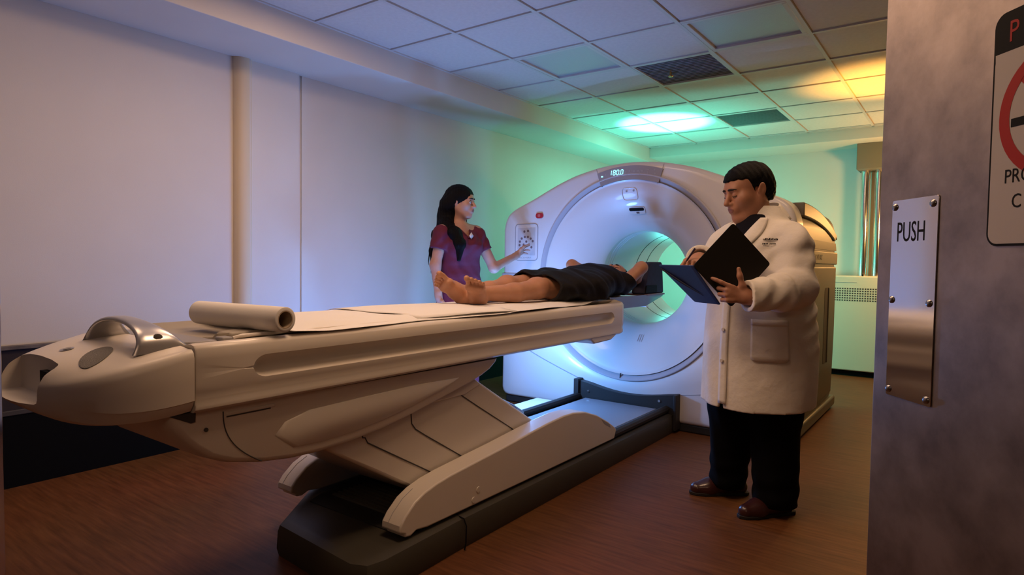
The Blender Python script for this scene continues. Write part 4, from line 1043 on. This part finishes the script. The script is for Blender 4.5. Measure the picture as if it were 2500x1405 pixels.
# trousers, shoes
tr_ = SDF((-.34,-.36,.02),(.24,.32,.95),.006)
tr_.ztube([(.62,cf,0,.17,.20),(.8,cf,0,.185,.215),(.92,cf,0,.18,.21)],.05)
tr_.chain([(-.05,.095,.80),(-.06,.095,.48),(-.085,.085,.055)],[.125,.112,.098],.035); tr_.chain([(-.05,-.09,.80),(-.02,-.115,.48),(-.075,-.175,.09)],[.125,.110,.088],.035)
tr_.wrinkle(lambda X,Y,Z: .004*np.sin(Z*60+X*20)*np.exp(-((Z-.10)/.12)**2)+.003*np.sin(Y*60+Z*8))
tr_.cut((0,0,.045),(0,0,-1)).obj('trousers', M['trouser'], doc, 1)
def shoe(c, ang, parent):
    f_ = SDF((-.17,-.08,-.01),(.19,.08,.16),.004)
    f_.chain([(-.095,0,.038),(-.02,0,.040),(.07,.004,.034),(.125,.004,.030)],[.036,.037,.041,.034],.03,((0,0,1),.92))
    f_.chain([(-.07,0,.05),(-.06,0,.115)],[.036,.040],.03); f_.cone((-.03,0,.06),(.05,0,.05),.034,.030,.03)
    f_.cut((0,0,.002),(0,0,-1))
    def place(P): q = rotm(ang); return P@q.T+np.array(c)
    o = f_.obj('shoe', M['shoe'], parent, 1); me = o.data
    v = np.zeros(len(me.vertices)*3,np.float32); me.vertices.foreach_get('co',v); me.vertices.foreach_set('co',place(v.reshape(-1,3)).astype(np.float32).ravel()); me.update()
    pts = [(-.135,-.02),(-.12,-.036),(-.05,-.036),(.03,-.040),(.08,-.046),(.13,-.036),(.16,-.014),(.163,.012),(.14,.034),(.09,.047),(.03,.042),(-.05,.037),(-.12,.036),(-.135,.02)]
    MB().loft([[tuple(place(np.array((x,y,z)))) for x,y in pts] for z in (0.0,.016)]).obj('sole', M['sole'], o, loc=(0,0,0), bevel=.003)
    mb = MB()
    for k in range(4): mb.tube([tuple(place(np.array((.02+.018*k,y,.078-.004*k-.30*y*y*8)))) for y in np.linspace(-.018,.018,5)],.0022,6)
    mb.obj('laces', M['sole'], o, loc=(0,0,0))
shoe((-.06,-.205,0),-28,doc); shoe((-.045,.085,0),-14,doc)
# ---------------------------------------------------------------- open folder, clipboard and pen (world coordinates)
fT,fR,fL = Vector((-.824,2.73,1.33)),Vector((-.692,2.829,1.158)),Vector((-.937,2.577,1.146))
S1,Ab,Db = Vector((-.845,2.655,.985)),Vector((-1.119,2.643,1.147)),Vector((-.988,2.754,.985))
fO = fR+fL-fT
fo = empty('open_folder',(-.86,2.68,1.1),label='open black and blue folder of papers held in the white-coated man\'s hands',cat='folder')
def slab(name, q, th, m, parent, rnd=.012):
    a,b_,c,d_ = q; n = (b_-a).cross(d_-a).normalized()
    pts = []
    Q = [a,b_,c,d_]
    for i in range(4):
        p = Q[i]; e0 = (Q[i-1]-p).normalized(); e1 = (Q[(i+1)%4]-p).normalized()
        for t in (0,.33,.67,1): pts.append(p+e0*rnd*(1-t)**2+e1*rnd*t**2)
    return MB().loft([[p-n*th/2 for p in pts],[p+n*th/2 for p in pts]]).obj(name, m, parent)
slab('back_cover', [fT,fL,fO,fR], .006, M['folder'], fo)
slab('spine', [fL,fL+Vector((-.012,.004,.0)),S1+Vector((-.012,.004,0)),S1], .006, M['navyb'], fo, .002)
slab('clipboard_cover', [fL,Ab,Db,S1], .005, M['navyb'], fo, .010)
up = (Ab-fL).cross(S1-fL).normalized(); up = up if up.z > 0 else -up
ins_ = lambda p,o: p+ (( (fL+Ab+Db+S1)/4)-p)*.06 + up*o
slab('paper_stack', [ins_(fL,.006),ins_(Ab,.006),ins_(Db,.006),ins_(S1,.006)], .006, M['paper'], fo, .004)
for t0,t1,o0 in ((.10,.62,.25),(.05,.70,.33)):
    a_ = fL.lerp(Ab,1-t0*.3)*.0+Ab.lerp(Db,.08+.02*o0)-up*.004; b2 = a_+(S1-Ab)*t1
    MB().tube([a_,a_.lerp(b2,.5)-up*.003,b2],[.004,.005,.001],6).obj('cover_crease', mat('crease_navy',(.006,.010,.05),.5) if o0 < .3 else bpy.data.materials['crease_navy'], fo)
pn_ = empty('pen',(-1.0,2.70,1.18),label='dark pen in the writing hand of the white-coated man',cat='pen')
p0,p1 = Vector((-1.012,2.690,1.160)),Vector((-.978,2.708,1.222))
MB().tube([p0,p0.lerp(p1,.12),p0.lerp(p1,.2),p1],[.0008,.003,.0042,.0042],10).obj('barrel', M['pen'], pn_)
MB().tube([p0.lerp(p1,.75)+Vector((.0045,0,0)),p1+Vector((.0045,0,0))],.0012,6).obj('clip', M['chrome'], pn_)

# ================================================================ woman in burgundy scrubs at the control panel
nur = empty('person',(-2.98,3.5,0),math.atan2(-.243,.97),label='woman in burgundy scrubs with long black hair pressing the scanner controls',cat='person')
HN = Head((-.005,-.028,1.578), rotm(33,4,0), .98)
b = SDF((-.26,-.36,-.01),(.26,.70,1.72),.0048)
HN.build(b)
b.cone((-.02,-.03,1.51),(-.03,-.03,1.38),.047,.050,.03)
b.ztube([(.85,-.02,-.01,.11,.15),(1.0,-.02,-.01,.10,.14),(1.12,-.015,-.015,.085,.12),(1.27,-.01,-.025,.10,.13),(1.36,-.02,-.03,.07,.13),(1.40,-.025,-.03,.05,.08)],.04)
b.chain([(-.02,-.03,1.385),(-.015,-.17,1.362)],[.045,.048],.04); b.chain([(-.02,-.03,1.385),(-.01,.115,1.368)],[.045,.048],.04)
b.chain([(-.015,-.175,1.355),(-.025,-.225,1.12),(.03,-.232,.90)],[.046,.036,.025],.03)
nLW = (.035,.480,1.205)
b.chain([(-.01,.12,1.36),(.085,.215,1.105),nLW],[.046,.036,.025],.025)
hand(b,(.03,-.232,.90),(.12,.05,-1),(.2,.97,0),-1,.165,curl=((18,25,15),(22,28,18),(26,32,20),(30,34,22)))
hand(b,nLW,(-.18,.84,.50),(.75,.52,-.25),1,.160,curl=((14,14,10),(8,12,8),(22,26,18),(30,34,22)))
for y in (-1,1): b.chain([(-.02,y*.08-.01,.86),(-.02,y*.09-.01,.48),(-.03,y*.09-.01,.07),(.09,y*.10-.01,.03)],[.085,.055,.038,.03],.03)
b.obj('body', M['skin2'], nur, 1, ([M['lips']], HN.region()))
HN.details(nur)
# hair
hn = SDF((-.26,-.32,1.05),(.24,.20,1.74),.0048)
E_ = lambda c,r_,k=.02: hn.ell(HN.p(*c),np.array(r_)*HN.k,k,HN.R)
E_((-.018,0,.036),(.109,.087,.094)); E_((.02,0,.04),(.072,.074,.066),.02); E_((-.055,0,-.005),(.068,.078,.085),.03)
def hl(X,Y,Z):
    q = HN.inv(np.stack(np.broadcast_arrays(X,Y,Z),-1)); x,y,z = q[...,0],q[...,1],q[...,2]
    lim = np.where(x > -.005, .066-.28*(.075-x)*(np.abs(y)>.03)*((np.abs(y)-.03)/.04), -.5)
    lim = np.where(x > -.002, .056-1.5*np.maximum(0,np.abs(y)-.030)-.5*np.maximum(0,.06-x), -.5)
    return lim-z
hn.op(hl, hn.lo, hn.lo+hn.h*hn.n, .006, 'i')
P_ = lambda x,y,z: tuple(HN.p(x,y,z))
hn.chain([P_(-.065,-.035,-.02),(-.075,-.095,1.48),(-.02,-.135,1.40),(.06,-.120,1.35),(.105,-.105,1.27),(.112,-.120,1.16)],[.062,.055,.040,.036,.032,.012],.03,((0,1,.2),1.25))
hn.chain([P_(-.07,-.01,-.03),(-.105,-.075,1.44),(-.125,-.13,1.34),(-.12,-.17,1.22),(-.11,-.20,1.12)],[.062,.050,.042,.03,.008],.03,((0,1,0),1.3))
hn.chain([P_(-.05,.045,-.03),(-.05,.02,1.46),(-.03,.045,1.40)],[.04,.03,.010],.02)
hn.wrinkle(lambda X,Y,Z: .0022*np.sin(X*230+Z*14)*np.cos(Y*210+Z*9))
ho = hn.obj('hair', M['hair'], nur, 1); ho['label'] = 'long black hair falling over one shoulder'
for k,(y,x) in enumerate(((-.215,-.10),(-.232,-.08),(-.225,-.115))):
    MB().tube([(x,-.13,1.36),(x-.01,y+.02,1.26),(x,y,1.15),(x+.01,y-.005,1.06+.03*k)],[.006,.005,.0035,.001],6).obj('hair_strand', M['hair'], nur, loc=(0,0,0))
# scrub top
st = SDF((-.24,-.34,.72),(.24,.30,1.44),.005)
ST = [(.66,-.02,-.012,.145,.192),(.78,-.02,-.012,.142,.188),(.92,-.02,-.012,.136,.178),(1.02,-.018,-.012,.122,.162),(1.12,-.012,-.014,.110,.150),(1.20,-.004,-.018,.116,.150),(1.27,.002,-.022,.122,.150),(1.33,-.008,-.026,.100,.150),(1.37,-.016,-.028,.075,.125),(1.405,-.025,-.03,.058,.075)]
st.ztube(ST,.02,cap=False); st.cut((0,0,1.402),(0,0,1))
for y in (-1,1): st.ell((.065,-.022+y*.065,1.255),(.065,.062,.06),.04)
def sleeve(P, r_, cp, cn):
    q = SDF(st.lo, st.lo+st.h*(st.n-1), st.h); q.chain(P,r_,.02); q.cut(cp,cn); n_ = tuple(min(a_,b_) for a_,b_ in zip(q.F.shape,st.F.shape))
    A_ = st.F[:n_[0],:n_[1],:n_[2]]; B_ = q.F[:n_[0],:n_[1],:n_[2]]; k = .025; hh = np.maximum(k-np.abs(A_-B_),0)/k; st.F[:n_[0],:n_[1],:n_[2]] = np.minimum(A_,B_)-hh*hh*k*.25
sleeve([(-.015,-.14,1.36),(-.015,-.182,1.345),(-.022,-.212,1.20)],[.052,.060,.062],(-.02,-.212,1.235),(0,-.22,-1))
sleeve([(-.01,.085,1.365),(-.005,.125,1.345),(.05,.185,1.18)],[.052,.058,.058],(.04,.172,1.235),(.25,.35,-1))
st.wrinkle(lambda X,Y,Z: .004*np.sin((Z+Y*.6)*60)*np.sin(Y*25+X*30)*np.clip((1.25-Z)/.2,0,1)+.004*np.sin((Y-Z*.8)*75)*np.exp(-((Z-1.30)/.06)**2))
st.shell(.009)
st.cut((0,0,.78),(0,0,-1))
st.op(lambda X,Y,Z: np.maximum(np.abs(Y+.028)-(Z-1.315)*.62, -.01-X+0*Z),(-.01,-.12,1.30),(.2,.08,1.45),.006,'s')
sc_ = st.obj('scrub_top', M['scrub'], nur, 1); sc_['label'] = 'burgundy short-sleeved scrub top'
tn = np.array(ST)
def npt(l, z, off=0.):
    c = np.interp(z,tn[:,0],tn[:,1]); a = np.interp(z,tn[:,0],tn[:,3]); bb = np.interp(z,tn[:,0],tn[:,4]); cy = np.interp(z,tn[:,0],tn[:,2]); q = min(.99,abs(l-cy)/bb)
    return (c+a*math.sqrt(1-q*q)+off, l, z)
for s_ in (1,-1): MB().tube([npt(-.028+s_*max(.002,(z-1.315)*.62),z,.004) for z in np.linspace(1.315,1.375,7)],.004,8).obj('neck_binding', M['scrub'], sc_, loc=(0,0,0))
patch('hem_band', lambda u,v: npt(-.16+.30*u,.965-.010*v,.006), 24, 3, M['scrub'], sc_, .003)
bd = patch('badge', lambda u,v: (npt(-.012,1.335,.012)[0]+.01, -.012+(u-.5)*.019+(v-.5)*.019, 1.332+(u-.5)*.025-(v-.5)*.025), 2, 2, M['badge'], sc_, .003)
# scrub trousers and shoes
tn_ = SDF((-.22,-.26,.03),(.20,.24,.95),.006)
tn_.ztube([(.70,-.02,-.012,.125,.172),(.92,-.02,-.012,.120,.165)],.04)
for y in (-1,1): tn_.chain([(-.02,y*.085-.01,.80),(-.02,y*.09-.01,.48),(-.03,y*.09-.01,.07)],[.095,.078,.072],.03)
tn_.cut((0,0,.05),(0,0,-1)).obj('scrub_trousers', M['scrub'], nur, 1)
shoe((0.02,-.10,0),-4,nur); shoe((0.02,.08,0),4,nur)

# ================================================================ patient lying on the table
pat = empty('person',(-1.97,3.1,.94),0,label='person in a black gown lying barefoot on the table with arms behind the head',cat='person')
W0 = Vector(pat.location)
RP = np.array([[0,-1,0],[0,0,0],[0,0,0]],float)
# head frame: forward (face) = up, up (crown) = +Y, left = +X
Rh = np.array([[0.,1.,0.],[-.42,0.,.907],[.907,0.,.42]])   # columns fwd,left,up
HP = Head((-1.985,3.945,1.043), Rh, .97)
b = SDF((-2.36,2.12,.925),(-1.62,4.34,1.26),.0045)
HP.build(b)
b.cone(HP.p(-.02,0,-.07),(-1.975,3.74,1.0),.048,.055,.03)
b.ztube([(3.05,-1.97,1.02,.17,.075),(3.25,-1.97,1.025,.17,.08),(3.45,-1.97,1.03,.14,.08),(3.6,-1.97,1.04,.155,.09),(3.72,-1.97,1.02,.15,.065)],.04,axis=1)
# legs: near (left) and far (right)
nA,nK,nH = (-1.985,2.445,.990),(-1.925,2.885,1.006),(-1.895,3.22,1.015)
fA,fK,fH = (-2.085,2.430,.992),(-2.095,2.840,1.014),(-2.055,3.22,1.015)
for A_,K_,H_ in ((nA,nK,nH),(fA,fK,fH)):
    mid = tuple(np.array(A_)*.42+np.array(K_)*.58+np.array((0,0,-.014)))
    b.chain([A_,mid,K_,tuple(np.array(K_)*.5+np.array(H_)*.5),H_],[.034,.050,.053,.068,.082],.03)
    b.ell(np.array(K_)+np.array((0,-.005,.014)),(.044,.05,.042),.03)
def foot(ank, toe, upv, side):
    a = np.array(ank,float); t = np.array(toe,float); x = t-a; L = np.linalg.norm(x); x /= L
    u = np.array(upv,float); u -= x*(u@x); u /= np.linalg.norm(u); y = np.cross(u,x)       # y = medial/lateral
    W_ = lambda i,j,k: a+x*i+y*j*side+u*k
    b.ell(W_(-.035,0,-.030),(.034,.032,.036),.025)                       # heel
    b.chain([W_(-.03,0,-.03),W_(.04,.0,-.022),W_(.10,.004,-.018)],[.031,.029,.026],.03,(y,1.18))
    b.chain([W_(-.005,0,.0),W_(.06,.004,-.004)],[.034,.026],.03)
    b.ell(W_(.108,.020,-.024),(.024,.024,.020),.02); b.ell(W_(.092,-.024,-.026),(.022,.022,.018),.02)
    for i,(j,ln,r_) in enumerate(((.026,.062,.0130),(.004,.062,.0090),(-.014,.058,.0085),(-.031,.052,.0082),(-.046,.044,.0078))):
        b.chain([W_(.115-.012*i*.6,j,-.018),W_(.115-.012*i*.6+ln*.6,j,-.012),W_(.115-.012*i*.6+ln,j,-.018)],[r_*.95,r_*.88,r_*1.12],.003)
foot(nA,tuple(np.array(nA)+.18*np.array((.40,-.74,.54))),(-.3,.5,.8),-1)
foot(fA,tuple(np.array(fA)+.18*np.array((-.22,-.80,.55))),(-.4,.6,.7),1)
# arms folded back behind the head
b.chain([(-1.815,3.725,1.015),(-1.745,3.845,1.125),(-1.86,4.03,1.045),(-1.94,4.06,.985)],[.046,.038,.028,.024],.025)
b.chain([(-2.125,3.715,1.015),(-2.245,3.80,1.135),(-2.11,4.02,1.045),(-2.02,4.07,.985)],[.046,.036,.028,.024],.025)
b.chain([(-1.95,3.70,1.02),(-1.815,3.725,1.015)],[.05,.05],.04); b.chain([(-1.99,3.70,1.02),(-2.125,3.715,1.015)],[.05,.05],.04)
b.cut((0,0,.9385),(0,0,-1))
hand(b,(-1.94,4.06,.985),(-.95,.22,.1),(0,-.2,1),1,.15,curl=(12,14,16,18)); hand(b,(-2.02,4.08,.975),(.95,.2,.1),(0,-.2,1),-1,.15,curl=(12,14,16,18))
def wl(o):   # built in world coordinates: shift back under the empty
    o.location = tuple(-W0); return o
po = wl(b.obj('body', M['skin3'], pat, 1, ([M['lips']], HP.region())))
# details of the head also live in world coordinates
def hdetails():
    before = set(bpy.data.objects); HP.details(pat, closed=True)
    for o in set(bpy.data.objects)-before: o.location = tuple(Vector(o.location)-W0)
hdetails()
hp_ = SDF(HP.c-.19,HP.c+.19,.0045)
E_ = lambda c,r_,k=.02: hp_.ell(HP.p(*c),np.array(r_)*HP.k,k,HP.R)
E_((-.022,0,.036),(.104,.084,.090)); E_((-.06,0,.0),(.06,.075,.08),.03)
def hl(X,Y,Z):
    q = HP.inv(np.stack(np.broadcast_arrays(X,Y,Z),-1)); x,y,z = q[...,0],q[...,1],q[...,2]
    lim = np.where(x > .0, .060-1.1*np.maximum(0,np.abs(y)-.04)-.3*np.maximum(0,.05-x), -.06); return lim-z
hp_.op(hl, hp_.lo, hp_.lo+hp_.h*hp_.n, .006, 'i')
wl(hp_.obj('hair', M['hair'], pat, 1))
# gown
g = SDF((-2.36,2.86,.93),(-1.62,3.92,1.24),.005)
G = [(2.80,-1.985,1.00,.190,.080),(2.96,-1.975,1.00,.215,.088),(3.10,-1.968,1.01,.245,.090),(3.25,-1.965,1.015,.250,.092),(3.40,-1.965,1.02,.225,.092),(3.52,-1.965,1.03,.205,.112),(3.60,-1.968,1.035,.205,.118),(3.68,-1.97,1.03,.20,.100),(3.76,-1.97,1.02,.185,.078),(3.80,-1.97,1.015,.14,.06)]
g.ztube(G,.02,cap=False,axis=1,pw=2.3); g.cut((0,3.80,1.0),(0,1,0))
for K_,H_ in ((nK,nH),(fK,fH)): g.cone(np.array(K_)*.6+np.array(H_)*.4,H_,.083,.095,.05)
g.chain([(-1.86,3.70,1.02),(-1.815,3.725,1.02),(-1.765,3.80,1.075)],[.062,.062,.056],.03); g.chain([(-2.08,3.70,1.02),(-2.125,3.715,1.02),(-2.20,3.765,1.075)],[.062,.062,.056],.03)
g.cone((-1.82,3.20,.985),(-1.76,3.28,.965),.07,.05,.05)
g.wrinkle(lambda X,Y,Z: .006*np.sin(Y*30+X*18+Z*25)*np.sin(X*22-Y*7)+.0012*np.sin(Y*75+Z*60+X*20))
g.shell(.010)
g.cut((-1.97,2.925,1.0),(-.12,-1,.25)); g.cut((-1.79,3.765,1.045),(.30,.65,.62),(-1.86,3.68,.95),(-1.6,3.95,1.25)); g.cut((-2.20,3.77,1.08),(-.45,.45,.62),(-2.36,3.68,.95),(-2.13,3.95,1.25))
g.cut((0,0,.9385),(0,0,-1))
g.op(lambda X,Y,Z: np.sqrt((X+1.975)**2+((Y-3.83)*.9)**2)-.085+0*Z,(-2.1,3.66,1.02),(-1.85,3.95,1.25),.01,'s')
go = wl(g.obj('gown', M['gown'], pat, 1)); go['label'] = 'loose black gown'
# ---------------------------------------------------------------- navy cushioned head block beyond the head
nb = empty('head_block',(-1.855,4.2,.945),label='navy padded block standing on the table tip beyond the patient\'s head',cat='head support')
pr = [(4.035,.942),(4.375,.942),(4.345,1.150),(4.325,1.166),(4.13,1.162),(4.105,1.145)]
MB().prism(pr,-1.905,-1.805,'x').obj('cushion', M['navy'], nb, bevel=.012, bseg=3)
MB().prism([(4.045,.948),(4.24,.948),(4.24,1.0),(4.06,1.0)],-1.812,-1.799,'x').obj('strap', M['ink'], nb, bevel=.003)
MB().box(-2.19,-1.79,4.05,4.36,.930,.943).obj('tray', mat('tray_mauve',(.22,.15,.17),.5), nb, bevel=.004)

bpy.context.view_layer.update()
